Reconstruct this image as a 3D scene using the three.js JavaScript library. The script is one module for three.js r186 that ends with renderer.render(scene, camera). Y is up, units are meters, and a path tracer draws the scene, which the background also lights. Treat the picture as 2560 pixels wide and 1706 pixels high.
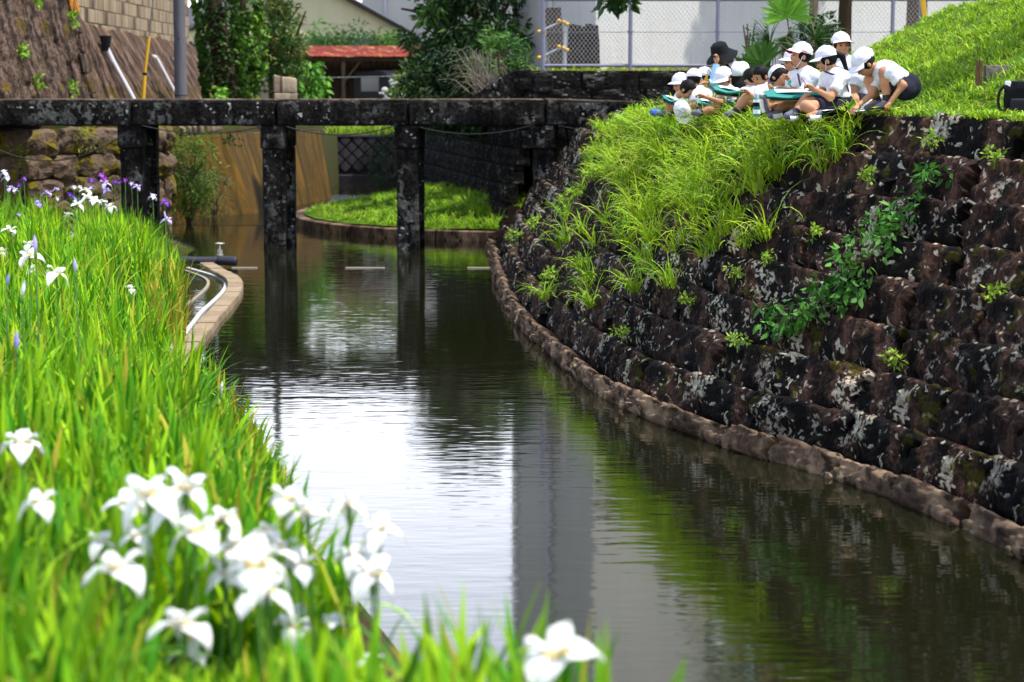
import * as THREE from 'three';
import { mergeGeometries, mergeVertices } from 'three/addons/utils/BufferGeometryUtils.js';
import { ImprovedNoise } from 'three/addons/math/ImprovedNoise.js';

// ---------------------------------------------------------------- camera, sky, sun, exposure
const scene = new THREE.Scene();
const camera = new THREE.PerspectiveCamera(19.45, 2560 / 1706, 0.3, 900);
camera.position.set(0, 2.97, 0);
camera.rotation.set(-Math.atan(631 / 4978), 0, 0);
camera.focus = 19.5;
camera.userData.fStop = 2.2;
scene.add(camera);

const SUN = new THREE.Vector3(0.4, 0.9, 0.06).normalize();
const sun = new THREE.DirectionalLight(new THREE.Color(1, 0.955, 0.87), 5);
sun.position.set(0, 0, -24).addScaledVector(SUN, 60);
sun.target.position.set(0, 0, -24);
sun.castShadow = true;
sun.shadow.radius = 1.5;
sun.shadow.mapSize.set(4096, 4096);
Object.assign(sun.shadow.camera, { left: -45, right: 45, top: 45, bottom: -45, near: 1, far: 160 });
scene.add(sun, sun.target);

// ---------------------------------------------------------------- random numbers and noise
function rng(seed) { let a = seed >>> 0; return () => { a = (a + 0x6D2B79F5) | 0; let t = Math.imul(a ^ (a >>> 15), 1 | a); t = (t + Math.imul(t ^ (t >>> 7), 61 | t)) ^ t; return ((t ^ (t >>> 14)) >>> 0) / 4294967296; }; }
const R = rng(20240611);
const rr = (a, b, r = R) => a + (b - a) * r();
const IN = new ImprovedNoise();
const n3 = (x, y, z = 0) => IN.noise(x + 31.7, y + 17.3, z + 5.1);
const clamp = (x, a = 0, b = 1) => Math.min(b, Math.max(a, x));
const ss = (a, b, x) => { const t = clamp((x - a) / (b - a)); return t * t * (3 - 2 * t); };
const mix = (a, b, t) => a + (b - a) * t;
const hash2 = (x, y, s) => { let h = Math.imul(x, 374761393) ^ Math.imul(y, 668265263) ^ Math.imul(s, 2147483647 - 58); h = Math.imul(h ^ (h >>> 13), 1274126177); return ((h ^ (h >>> 16)) >>> 0) / 4294967296; };
function pn(u, v, nx, ny, s = 1) { // periodic value noise on [0,1)^2 with nx by ny cells
  const x = u * nx, y = v * ny, xi = Math.floor(x), yi = Math.floor(y), fx = x - xi, fy = y - yi, w = (i, n) => ((i % n) + n) % n;
  const sx = fx * fx * (3 - 2 * fx), sy = fy * fy * (3 - 2 * fy), a = hash2(w(xi, nx), w(yi, ny), s), b = hash2(w(xi + 1, nx), w(yi, ny), s), c = hash2(w(xi, nx), w(yi + 1, ny), s), d = hash2(w(xi + 1, nx), w(yi + 1, ny), s);
  return a + (b - a) * sx + (c - a) * sy + (a - b - c + d) * sx * sy;
}
function pf(u, v, nx, ny, oct = 4, s = 1) { let t = 0, a = 0.5, m = 0; for (let i = 0; i < oct; i++) { t += a * pn(u, v, nx, ny, s + i * 7); m += a; a *= 0.55; nx *= 2; ny *= 2; } return t / m; }

// ---------------------------------------------------------------- the sky: hazy, bright, with thin broken cloud
{
  const W = 512, H = 256, d = new Float32Array(W * H * 4);
  for (let j = 0; j < H; j++) for (let i = 0; i < W; i++) {
    const el = ((j + 0.5) / H - 0.5) * Math.PI, u = i / W, e = Math.max(0, Math.sin(el));
    const k = Math.exp(-((e / 0.36) ** 2)), cl = ss(0.40, 0.62, pf(u, (j / H), 10, 14, 5, 3)) * 0.6;
    const base = [mix(0.2, 2.05, k), mix(0.37, 2.1, k), mix(0.74, 2.25, k)], c = [0.75, 0.78, 0.85];
    const o = (j * W + i) * 4; for (let q = 0; q < 3; q++) d[o + q] = el < -0.02 ? 0.12 : mix(base[q], Math.max(c[q], base[q]), cl);
    d[o + 3] = 1;
  }
  const t = new THREE.DataTexture(d, W, H, THREE.RGBAFormat, THREE.FloatType);
  t.mapping = THREE.EquirectangularReflectionMapping; t.magFilter = t.minFilter = THREE.LinearFilter; t.wrapS = THREE.RepeatWrapping; t.needsUpdate = true;
  scene.background = t; scene.environment = t;
}

const renderer = new THREE.WebGLRenderer({ antialias: true });
renderer.setSize(1024, 682);
renderer.toneMapping = THREE.LinearToneMapping;
renderer.toneMappingExposure = 1.65;
renderer.shadowMap.enabled = true;

// ---------------------------------------------------------------- building helpers
const used = {};
function numbered(name) { const n = used[name] = (used[name] ?? -1) + 1; return n ? name + '_' + String(n).padStart(3, '0') : name; }
function tag(o, label, category, group, kind) { if (label) o.userData.label = label; if (category) o.userData.category = category; if (group) o.userData.group = group; if (kind) o.userData.kind = kind; return o; }
function mesh(name, geo, m, parent) { const o = new THREE.Mesh(geo, m); o.name = parent && parent !== scene ? name : numbered(name); o.castShadow = o.receiveShadow = true; (parent ?? scene).add(o); return o; }
function thing(name, label, category, pos = [0, 0, 0], turn = 0, group) { const o = new THREE.Group(); o.name = numbered(name); o.position.set(...pos); o.rotation.y = turn; scene.add(o); return tag(o, label, category, group); }
function structure(name, geo, m, label) { return tag(mesh(name, geo, m), label, null, null, 'structure'); }
const V = (x, y, z) => new THREE.Vector3(x, y, z);
function ng(g) { const o = g.index ? g.toNonIndexed() : g; for (const k of Object.keys(o.attributes)) if (!['position', 'normal', 'uv'].includes(k)) o.deleteAttribute(k); return o; }
const join = (list) => mergeGeometries(list.map(ng));
const M4 = (p = [0, 0, 0], e = [0, 0, 0], s = [1, 1, 1]) => new THREE.Matrix4().compose(V(...p), new THREE.Quaternion().setFromEuler(new THREE.Euler(...e)), V(...s));
function boxUV(g) { // uv in metres from the dominant axis of each face
  const p = g.attributes.position, n = g.attributes.normal, uv = new Float32Array(p.count * 2);
  for (let i = 0; i < p.count; i++) { const x = p.getX(i), y = p.getY(i), z = p.getZ(i), a = Math.abs(n.getX(i)), b = Math.abs(n.getY(i)), c = Math.abs(n.getZ(i)); if (b > a && b > c) { uv[2 * i] = x; uv[2 * i + 1] = z; } else if (a > c) { uv[2 * i] = z; uv[2 * i + 1] = y; } else { uv[2 * i] = x; uv[2 * i + 1] = y; } }
  g.setAttribute('uv', new THREE.BufferAttribute(uv, 2)); return g;
}
// a box with chamfered, slightly uneven edges; metres; uv in metres
function slab(w, h, d, rough = 0, seg = [1, 1, 1], cham = 0.01, seed = 1) {
  const xs = [-w / 2, -w / 2 + cham], ys = [-h / 2, -h / 2 + cham], zs = [-d / 2, -d / 2 + cham];
  const ax = (s, l) => { const o = [-l / 2, -l / 2 + cham]; for (let i = 1; i < s; i++) o.push(-l / 2 + l * i / s); o.push(l / 2 - cham, l / 2); return o; };
  const X = ax(seg[0], w), Y = ax(seg[1], h), Z = ax(seg[2], d), g = new THREE.BoxGeometry(1, 1, 1, X.length - 1, Y.length - 1, Z.length - 1), p = g.attributes.position;
  for (let i = 0; i < p.count; i++) {
    const ix = Math.round((p.getX(i) + 0.5) * (X.length - 1)), iy = Math.round((p.getY(i) + 0.5) * (Y.length - 1)), iz = Math.round((p.getZ(i) + 0.5) * (Z.length - 1));
    let x = X[ix], y = Y[iy], z = Z[iz]; const ex = ix === 0 || ix === X.length - 1, ey = iy === 0 || iy === Y.length - 1, ez = iz === 0 || iz === Z.length - 1;
    if (ex + ey + ez > 1) { const q = cham * 0.6; if (ex) x -= Math.sign(x) * q; if (ey) y -= Math.sign(y) * q; if (ez) z -= Math.sign(z) * q; }
    if (rough) { const k = n3(x * 3.1 + seed * 3, y * 3.1, z * 3.1 + seed) + 0.6 * n3(x * 8 + seed, y * 8, z * 8); const l = n3(x * 3 - seed, y * 4, z * 3 + 9); x += (ex ? 1 : 0.3) * rough * k; y += (ey ? 1 : 0.3) * rough * l; z += (ez ? 1 : 0.3) * rough * (k + l) * 0.7; }
    p.setXYZ(i, x, y, z);
  }
  g.computeVertexNormals(); boxUV(g); const uv = g.attributes.uv, du = (seed * 0.731) % 7, dv = (seed * 0.417) % 7; for (let i = 0; i < uv.count; i++) uv.setXY(i, uv.getX(i) + du, uv.getY(i) + dv); return g;
}
function at(g, p, e, s) { return g.applyMatrix4(M4(p, e, s)); }
function tube(points, r0, r1 = r0, sides = 6, n = points.length * 3) { // tapered tube through points
  const c = points.length > 2 ? new THREE.CatmullRomCurve3(points.map((p) => V(...p))) : new THREE.LineCurve3(V(...points[0]), V(...points[1]));
  const g = new THREE.TubeGeometry(c, n, 1, sides, false), p = g.attributes.position, q = V(0, 0, 0);
  for (let i = 0; i <= n; i++) { c.getPointAt(i / n, q); const rad = mix(r0, r1, i / n); for (let j = 0; j <= sides; j++) { const k = i * (sides + 1) + j; p.setXYZ(k, q.x + (p.getX(k) - q.x) * rad, q.y + (p.getY(k) - q.y) * rad, q.z + (p.getZ(k) - q.z) * rad); } }
  g.computeVertexNormals(); return g;
}
function cyl(r0, r1, h, n = 16, cap = true) { const g = new THREE.CylinderGeometry(r1, r0, h, n, 1, !cap); g.translate(0, h / 2, 0); return g; }
const bar = (a, b, r, n = 8) => { const A = V(...a), B = V(...b), g = new THREE.CylinderGeometry(r, r, A.distanceTo(B), n, 1); g.applyQuaternion(new THREE.Quaternion().setFromUnitVectors(V(0, 1, 0), B.clone().sub(A).normalize())); const m = A.add(B).multiplyScalar(0.5); g.translate(m.x, m.y, m.z); return g; };
// a sheet over a grid of points: f(u, v) -> [x, y, z], uv in metres through s
function sheet(nu, nv, f, uvf) {
  const g = new THREE.PlaneGeometry(1, 1, nu, nv), p = g.attributes.position, uv = g.attributes.uv;
  for (let i = 0; i < p.count; i++) { const u = p.getX(i) + 0.5, v = 0.5 - p.getY(i), q = f(u, v); p.setXYZ(i, ...q); const t = uvf ? uvf(u, v, q) : [q[0], q[2]]; uv.setXY(i, t[0], t[1]); }
  g.computeVertexNormals(); return g;
}
// ---------------------------------------------------------------- procedural textures: f(u, v) -> [r, g, b (sRGB 0..1), height 0..1]
function tex(n, metres, f, bump = 0.01, opt = {}) {
  const a = new Uint8Array(n * n * 4), b = new Uint8Array(n * n * 4), my = opt.metresV ?? metres;
  for (let j = 0; j < n; j++) for (let i = 0; i < n; i++) { const c = f(i / n, j / n), o = (j * n + i) * 4; for (let k = 0; k < 3; k++) { a[o + k] = clamp(c[k]) * 255; b[o + k] = clamp(c[3] ?? 0.5) * 255; } a[o + 3] = b[o + 3] = 255; }
  const mk = (d, srgb) => { const t = new THREE.DataTexture(d, n, n); t.wrapS = t.wrapT = THREE.RepeatWrapping; t.magFilter = THREE.LinearFilter; t.minFilter = THREE.LinearMipmapLinearFilter; t.generateMipmaps = true; t.repeat.set(1 / metres, 1 / my); if (srgb) t.colorSpace = THREE.SRGBColorSpace; t.needsUpdate = true; return t; };
  return { map: mk(a, true), bumpMap: bump ? mk(b, false) : null, bumpScale: bump };
}
function mat(t, rough = 0.9, more = {}) { const m = new THREE.MeshPhysicalMaterial({ map: t.map, roughness: rough, specularIntensity: 0.22, ...more }); if (t.bumpMap) { m.bumpMap = t.bumpMap; m.bumpScale = t.bumpScale; } return m; }
const flat = (r, g, b, rough = 0.8, more = {}) => new THREE.MeshPhysicalMaterial({ color: new THREE.Color().setRGB(r, g, b), roughness: rough, specularIntensity: rough > 0.6 ? 0.25 : 0.8, side: THREE.DoubleSide, ...more });
const leafy = (r, g, b, t = 0.4, rough = 0.75) => new THREE.MeshPhysicalMaterial({ color: new THREE.Color().setRGB(r, g, b), roughness: rough, transmission: t, thickness: 0, side: THREE.DoubleSide, specularIntensity: 0.6 });
const mixc = (a, b, t) => [mix(a[0], b[0], t), mix(a[1], b[1], t), mix(a[2], b[2], t)];
// ================================================================ MATERIALS OF THE CHANNEL
const revetTex = tex(1024, 2.4, (u, v) => {
  const streak = pf(u, v, 60, 9, 4, 11), big = pf(u, v, 6, 4, 4, 21), fine = pf(u, v, 150, 90, 3, 31), mid = pf(u, v, 30, 18, 4, 36);
  let c = mixc([0.1, 0.072, 0.062], [0.42, 0.325, 0.28], ss(0.3, 0.72, streak * 0.45 + big * 0.3 + fine * 0.25));
  c = mixc(c, [0.035, 0.03, 0.032], ss(0.47, 0.62, pf(u, v, 12, 7, 5, 41)) * 0.9);
  const fleck = ss(0.645, 0.675, pf(u, v, 74, 40, 3, 51) * 0.7 + mid * 0.3), patch = ss(0.57, 0.64, pf(u, v, 8, 5, 4, 71)) * ss(0.46, 0.54, 0.5 * mid + 0.5 * fine);
  c = mixc(c, [0.85, 0.87, 0.8], clamp(fleck * 0.9 + patch * 0.85) * (0.5 + 0.65 * fine));
  c = mixc(c, [0.3, 0.3, 0.05], ss(0.68, 0.74, pf(u, v, 16, 12, 4, 81)) * 0.6);
  return [...c, 0.4 * streak + 0.35 * fine + 0.25 * mid];
}, 0.06);
const toeTex = tex(512, 2.0, (u, v) => {
  const s = pf(u, v, 26, 6, 4, 12), b = pf(u, v, 5, 4, 4, 22);
  let c = mixc([0.27, 0.22, 0.195], [0.56, 0.49, 0.42], ss(0.3, 0.75, 0.55 * s + 0.45 * b));
  c = mixc(c, [0.14, 0.11, 0.1], ss(0.58, 0.7, pf(u, v, 14, 6, 4, 33)) * 0.8);
  return [...c, 0.7 * s + 0.3 * b];
}, 0.03);
const bridgeTex = tex(1024, 2.6, (u, v) => {
  const a = pf(u, v, 8, 8, 5, 3), f = pf(u, v, 60, 60, 3, 13), run = pf(u, v, 26, 3, 3, 23);
  let c = mixc([0.05, 0.047, 0.045], [0.21, 0.2, 0.19], ss(0.3, 0.75, run * 0.5 + f * 0.5));
  const l = ss(0.5, 0.58, a * 0.5 + pf(u, v, 40, 34, 4, 43) * 0.5), s = ss(0.7, 0.75, pf(u, v, 36, 40, 4, 53)) * ss(0.45, 0.6, pf(u, v, 6, 6, 3, 63));
  c = mixc(c, [0.56, 0.57, 0.55], l * (0.3 + 0.7 * f) * ss(0.38, 0.62, pf(u, v, 4, 5, 3, 73))); c = mixc(c, [0.95, 0.96, 0.94], s * 0.85);
  return [...c, 0.5 * f + 0.3 * a + 0.2 * l];
}, 0.035);
const soilTex = tex(512, 1.5, (u, v) => { const a = pf(u, v, 8, 8, 5, 5), g = ss(0.45, 0.6, pf(u, v, 6, 6, 4, 15)); const c = mixc([0.2, 0.16, 0.1], [0.36, 0.3, 0.19], a); return [...mixc(c, [0.2, 0.3, 0.06], g * 0.6), a]; }, 0.03);
const turfTex = tex(512, 1.2, (u, v) => { const a = pf(u, v, 20, 20, 4, 6), b = pf(u, v, 4, 4, 3, 16); let c = mixc([0.16, 0.26, 0.03], [0.42, 0.55, 0.08], 0.5 * a + 0.5 * b); c = mixc(c, [0.3, 0.24, 0.12], ss(0.62, 0.72, pf(u, v, 7, 7, 4, 26))); return [...c, a]; }, 0.04);
const M = {
  revet: mat(revetTex, 0.88, { color: new THREE.Color().setRGB(0.62, 0.56, 0.51) }), toe: mat(toeTex, 0.8, { color: new THREE.Color().setRGB(0.72, 0.65, 0.56) }), bridge: mat(bridgeTex, 0.95, { color: new THREE.Color().setRGB(0.5, 0.48, 0.46) }), soil: mat(soilTex, 1, { color: new THREE.Color().setRGB(0.6, 0.6, 0.6) }), turf: mat(turfTex, 1, { color: new THREE.Color().setRGB(0.8, 0.85, 0.7) }),
};
M.sunlitTop = mat(toeTex, 0.9, { color: new THREE.Color().setRGB(0.8, 0.78, 0.76) });  // pale tone stands in for sunlight on the bridge beam tops
M.revetDark = mat(revetTex, 0.9); M.revetDark.color.setRGB(0.4, 0.36, 0.34);
M.revetWarm = mat(revetTex, 0.86); M.revetWarm.color.setRGB(0.84, 0.71, 0.61);
M.toePale = mat(toeTex, 0.8); M.toePale.color.setRGB(0.95, 0.87, 0.74);

// ================================================================ PLAN OF THE PLACE (x, distance Z ahead of the viewer; z = -Z)
const toePlan = [[-0.42, 37], [-0.37, 35.5], [-0.25, 31.0], [0.05, 25.6], [0.49, 21.8], [0.86, 19.3], [1.22, 17.9], [1.75, 16.5], [2.51, 14.9], [2.92, 13.8], [3.27, 12.4], [3.6, 10.6], [3.85, 8.4], [4.0, 6]];
const curbPlan = [[-5.1, 33.2], [-4.18, 30.0], [-3.8, 24.8], [-3.63, 22.1], [-3.4, 20.4], [-2.64, 18.0], [-1.97, 16.35], [-1.29, 13.4], [-0.29, 10.85], [0.6, 9], [1.5, 7], [2, 4]];
const irisPlan = [[-6.0, 33.5], [-4.9, 29.3], [-4.2, 25.2], [-3.78, 22.5], [-3.5, 20.3], [-2.82, 18.0], [-2.2, 16.3], [-1.68, 13.9], [-1.4, 11.9], [-1.22, 10.4], [-0.98, 8.6], [-0.74, 7.4], [-0.25, 6.1], [0.12, 5.6], [0.42, 5.0], [0.6, 4.2], [0.66, 3.4], [0.7, 2.4]];
const plan = (pts) => { const c = new THREE.CatmullRomCurve3(pts.map(([x, Z]) => V(x, 0, -Z)), false, 'centripetal'); c.arcLengthDivisions = 800; return c; };
const atZ = (pts, Z) => { for (let i = 0; i < pts.length - 1; i++) { const [x0, a] = pts[i], [x1, b] = pts[i + 1]; if (Z <= a && Z >= b) return mix(x0, x1, (a - Z) / (a - b)); } return Z > pts[0][1] ? pts[0][0] : pts[pts.length - 1][0]; };
const toeCurve = plan(toePlan);
const RUN = 1.95;
// crest of the revetment beside each point of its toe
const crestY = (Z) => 2.74 - 0.22 * ss(24, 34, Z) - 0.06 * Math.exp(-(((Z - 20.5) / 1.8) ** 2));
const crestPts = []; for (let i = 0; i <= 80; i++) { const p = toeCurve.getPointAt(i / 80), t = toeCurve.getTangentAt(i / 80), n = V(-t.z, 0, t.x); if (n.x < 0) n.negate(); crestPts.push([p.x + RUN * n.x, -(p.z + RUN * n.z)]); }
const crestX = (Z) => atZ(crestPts.slice().sort((a, b) => b[1] - a[1]), Z);
// lawn behind the crest: a flat strip, then a levee that climbs to the right and dies out towards the bridge
function lawnY(x, Z) {
  const s = x - crestX(Z), lev = 1 - ss(27, 33.5, Z), e = Math.max(0, s - 0.75);
  const h = Math.min(1.3, 0.5 * Math.max(0, e - 0.5 * ss(15, 24, Z)));
  return mix(2.72 - 0.26 * ss(25.5, 32, Z), crestY(Z) + 0.0, Math.exp(-Math.max(0, s) * 2)) + lev * (h + 0.05 * n3(x * 0.8, Z * 0.8)) + 0.02 * n3(x * 2, Z * 2, 4) + (1 - lev) * 0.03 * n3(x, Z);
}
// iris bank on the viewer's side
const irisX = (Z) => atZ(irisPlan, Z);
const irisEdgeY = (Z) => Z > 13.5 ? 0.05 : Z > 10 ? mix(0.36, 0.05, (Z - 10) / 3.5) : Z > 5 ? mix(0.82, 0.36, (Z - 5) / 5) : 0.82;
function bankY(x, Z) {
  const e = irisX(Z), d = e - x, top = irisEdgeY(Z);
  if (d >= 0) return top + mix(0.62, 0.22, ss(12, 6, Z)) * (1 - Math.exp(-d / 0.9)) * (1 - 0.25 * ss(22, 32, Z)) + 0.03 * n3(x * 2, Z * 2);
  return Math.max(-0.5, top + d * 0.55);
}

// ================================================================ GROUND, WATER, BANKS
const waterTex = (() => {
  const n = 1024, b = new Uint8Array(n * n * 4);
  for (let j = 0; j < n; j++) for (let i = 0; i < n; i++) {
    const u = i / n, v = j / n, h = 0.5 * pf(u, v, 10, 34, 3, 7) + 0.28 * pf(u, v, 34, 120, 2, 17) + 0.22 * pf(u, v, 5, 9, 2, 27), o = (j * n + i) * 4;
    b[o] = b[o + 1] = b[o + 2] = h * 255; b[o + 3] = 255;
  }
  const t = new THREE.DataTexture(b, n, n); t.wrapS = t.wrapT = THREE.RepeatWrapping; t.magFilter = THREE.LinearFilter; t.minFilter = THREE.LinearMipmapLinearFilter; t.generateMipmaps = true; t.repeat.set(1 / 7, 1 / 7); t.needsUpdate = true; return t;
})();
M.water = new THREE.MeshPhysicalMaterial({ color: new THREE.Color().setRGB(0.006, 0.0066, 0.002), roughness: 0.05, ior: 1.75, bumpMap: waterTex, bumpScale: 0.004 });
structure('water', sheet(4, 4, (u, v) => [mix(-40, 30, u), 0, -mix(-6, 95, v)]), M.water, 'still olive-brown channel water');
structure('water_riffle', sheet(4, 4, (u, v) => { const Z = mix(43.5, 56, v), e = atZ([[-3.4, 57], [-4.6, 50], [-5.05, 46], [-5.3, 43]], Z); return [mix(-7.6 + (Z - 43.5) * 0.2, e, u), 0.004, -Z]; }), M.riffle = new THREE.MeshPhysicalMaterial({ color: new THREE.Color().setRGB(0.006, 0.0066, 0.002), roughness: 0.08, ior: 1.55, bumpMap: waterTex, bumpScale: 0.05 }), 'choppy water at the foot of the concrete bank');
structure('ground', sheet(2, 2, (u, v) => [mix(-420, 420, u), -0.9, -mix(-60, 700, v)]), M.soil, 'earth under and around the channel');
structure('iris_bank', sheet(70, 110, (u, v) => { const Z = mix(-3, 37.5, v), x = mix(-14, irisX(clamp(Z, 2.4, 33.5)) + 1.3, u); return [x, bankY(x, clamp(Z, 2.4, 33.5)), -Z]; }), M.soil, 'brown soil bank under the irises');
structure('lawn', sheet(80, 90, (u, v) => { const Z = mix(5, 39.6, v), x = crestX(Z) + mix(0.06, 16, u * u * 0.6 + u * 0.4); return [x, u === 0 ? crestY(Z) - 0.3 : lawnY(x, Z), -Z]; }), M.turf, 'grassy bank top with a levee rising on the far side');

// ================================================================ STONE REVETMENT (right bank)
const revet = thing('stone_revetment', 'sloping wall of dark lichen-spotted stones along the channel', 'stone wall');
{
  const L = toeCurve.getLength(), H = 2.7, slope = Math.hypot(RUN, H), courses = 9;
  const cut = [0, 0.2]; for (let k = 1; k < courses; k++) cut.push(0.2 + (slope - 0.2) * (k + 0.1 * (hash2(k, 3, 9) - 0.5)) / (courses - 1)); cut[courses] = slope + 0.04;
  const variants = [], toes = [];
  for (let k = 0; k < 14; k++) {
    const mk = (bulge, rough) => {
      const g = new THREE.BoxGeometry(1, 1, 1, 18, 12, 1), p = g.attributes.position;
      for (let i = 0; i < p.count; i++) {
        let x = p.getX(i), y = p.getY(i), z = p.getZ(i);
        const ax = Math.abs(x) * 2, ay = Math.abs(y) * 2, edge = Math.max(0.3 * ax ** 30, y < 0 ? 0.9 * ay ** 5 : 0.5 * ay ** 26);
        if (z > 0) { const cr = n3(x * 5 + y * 2.2 + k * 4, y * 2 - x, k * 1.7); z = 0.5 + bulge * (0.5 - 1.0 * edge + 0.9 * y) + rough * (0.7 * n3(x * 2.4 + k * 7, y * 1.5, k) + 0.7 * Math.abs(cr) - 0.9 * Math.abs(n3(x * 7 + y * 3 + k * 3, y * 5 - x * 2, k * 2)) + 0.55 * n3(x * 13 + k * 9, y * 1.9 + k, 6) + 0.35 * n3(x * 27 + k, y * 4 + k, 3)); }
        const jx = 0.14 * n3(y * 2.6 + k * 5, k * 1.3, 2) + 0.05 * n3(y * 9, k), jy = 0.11 * n3(x * 2.2 + k * 3, k * 2.7, 8) + 0.06 * n3(x * 7, k, 5);
        p.setXYZ(i, x * (0.985 - 0.04 * (z > 0.2)) + jx * ax, y * 0.99 + jy * ay, z);
      }
      g.computeVertexNormals();
      const uv = g.attributes.uv, du = hash2(k, 1, 1) * 2.4, dv = hash2(k, 2, 1) * 2.4; for (let i = 0; i < p.count; i++) uv.setXY(i, p.getX(i) * 0.75 + du, p.getY(i) * 0.42 + dv);
      return g;
    };
    variants.push(mk(0.2, 0.22)); toes.push(mk(0.14, 0.2));
  }
  const r = rng(77), far = [], farToe = []; let n = 0;
  const cand = [];
  for (let k = 0; k < courses; k++) {
    const s0 = cut[k], s1 = cut[k + 1]; let a = -r() * 0.6;
    while (a < L - 0.1) {
      const len = k === 0 ? rr(0.5, 1.0, r) : rr(0.6, 1.5, r), b = Math.min(L, a + len), m = clamp((a + b) / 2 / L, 0.002, 0.998);
      const p = toeCurve.getPointAt(m), t = toeCurve.getTangentAt(m), nn = V(-t.z, 0, t.x); if (nn.x < 0) nn.negate();
      const Z = -p.z, topY = crestY(Z), up = V(nn.x * RUN, H, nn.z * RUN).normalize(), out = t.clone().cross(up); if (out.y < 0) out.negate();
      const tt = up.clone().cross(out).normalize();
      const mid = (s0 + s1) / 2, fy = (topY / H), pos = V(p.x, -0.02, p.z).addScaledVector(nn, mid / slope * RUN).add(V(0, mid / slope * H * fy, 0));
      const dep = k === 0 ? 0.34 : 0.3;
      pos.addScaledVector(out, -dep * 0.5 + (k === 0 ? rr(0.0, 0.1, r) : rr(-0.03, 0.03, r)));
      if (k === courses - 1) pos.y -= 0.02;
      const tilt = new THREE.Matrix4().makeRotationAxis(tt, k === 0 ? 0.05 : rr(0.12, 0.2, r)).multiply(new THREE.Matrix4().makeRotationAxis(out, k ? rr(-0.035, 0.035, r) : 0));
      const mtx = new THREE.Matrix4().makeBasis(tt, up, out).premultiply(tilt).multiply(new THREE.Matrix4().makeScale(b - a + (k ? 0.05 : 0), (s1 - s0) * (k ? 1.02 : rr(0.85, 1.2, r)), dep)).setPosition(pos);
      cand.push({ k, mtx, Z, px: pos.x / -pos.z, v: Math.floor(r() * 14), w: r() });
      a = b;
    }
  }
  const shown = cand.filter((c) => c.Z > 9.5 && c.px < 0.27 && c.Z < 29.5).sort((a, b) => a.Z - b.Z).slice(0, 298), set = new Set(shown);
  for (const c of cand) {
    const g = (c.k ? variants : toes)[c.v];
    if (set.has(c)) { const o = mesh('stone', g, c.k ? (c.w < 0.3 ? M.revetDark : c.w > 0.8 ? M.revetWarm : M.revet) : (c.w < 0.5 ? M.toe : M.toePale), revet); o.applyMatrix4(c.mtx); }
    else (c.k ? far : farToe).push(g.clone().applyMatrix4(c.mtx));
  }
  mesh('stones', join(far), M.revet, revet).userData.kind = 'stuff';
  mesh('toe_stones', join(farToe), M.toe, revet).userData.kind = 'stuff';
  // the dark earth core that shows in the joints
  const core = sheet(160, 4, (u, v) => { const p = toeCurve.getPointAt(u), t = toeCurve.getTangentAt(u), nn = V(-t.z, 0, t.x); if (nn.x < 0) nn.negate(); return [p.x + nn.x * (RUN * v + 0.17), mix(-0.6, crestY(-p.z) - 0.12, v), p.z + nn.z * (RUN * v + 0.17)]; }, (u, v) => [u * 20, v * 3]);
  M.core = flat(0.025, 0.02, 0.017, 1); mesh('backing', core, M.core, revet);
}

// ================================================================ THE STONE BRIDGE
const bridge = thing('stone_bridge', 'low weathered stone bridge on square pillars across the channel', 'bridge', [0, 0, -37]);
{
  const M_top = 2.76, th = 0.47, yaw = 0.012;
  bridge.rotation.y = yaw;
  const cuts = [-13.6, -10.2, -7.02, -4.36, -1.92, 0.62, 3.1];
  for (const row of [0, 1]) for (let i = 0; i < cuts.length - 1; i++) {
    const a = cuts[i], b = cuts[i + 1], g = slab(b - a - 0.02, th, 0.86, 0.018, [12, 3, 3], 0.035, i + row * 9);
    const o = mesh('deck_slab', g, M.bridge, bridge); o.position.set((a + b) / 2, M_top - th / 2 - (i === cuts.length - 2 ? 0.03 : 0), -0.43 - row * 0.9); if (i === cuts.length - 2) o.rotation.z = -0.03; const wt = mesh('sunlit_top', slab(b - a - 0.05, 0.03, 0.8, 0.006, [10, 1, 3], 0.008, i + row), M.sunlitTop, o); wt.position.set(0, th / 2 + 0.006, 0);  // thin added slab per beam, its pale colour paints the sunlit top edge
  }
  mesh('landing', at(slab(2.4, 0.3, 2.2, 0.01, [4, 2, 4], 0.03, 6), [-5.0, 2.56, -2.95]), M.bridge, bridge);
  for (const row of [0, 1]) for (const [x, h] of [[-10.4, 2.3], [-7.05, 2.3], [-4.42, 2.29], [-1.94, 2.29], [0.6, 2.29]]) {
    const sh = slab(0.41, h - 0.42 + 0.6, 0.4, 0.016, [4, 12, 4], 0.03, x * 3 + row), p = mesh('pillar', sh, M.bridge, bridge); p.position.set(x + row * 0.06, (h - 0.42 - 0.6) / 2, -0.25 - row * 1.15);
    const c = slab(0.46, 0.44, 0.44, 0.016, [3, 3, 3], 0.03, x + 4 + row), q = mesh('capital', c, M.bridge, p); q.position.set(-0.01, h - 0.21 - p.position.y, 0.01);
  }
}
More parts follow.
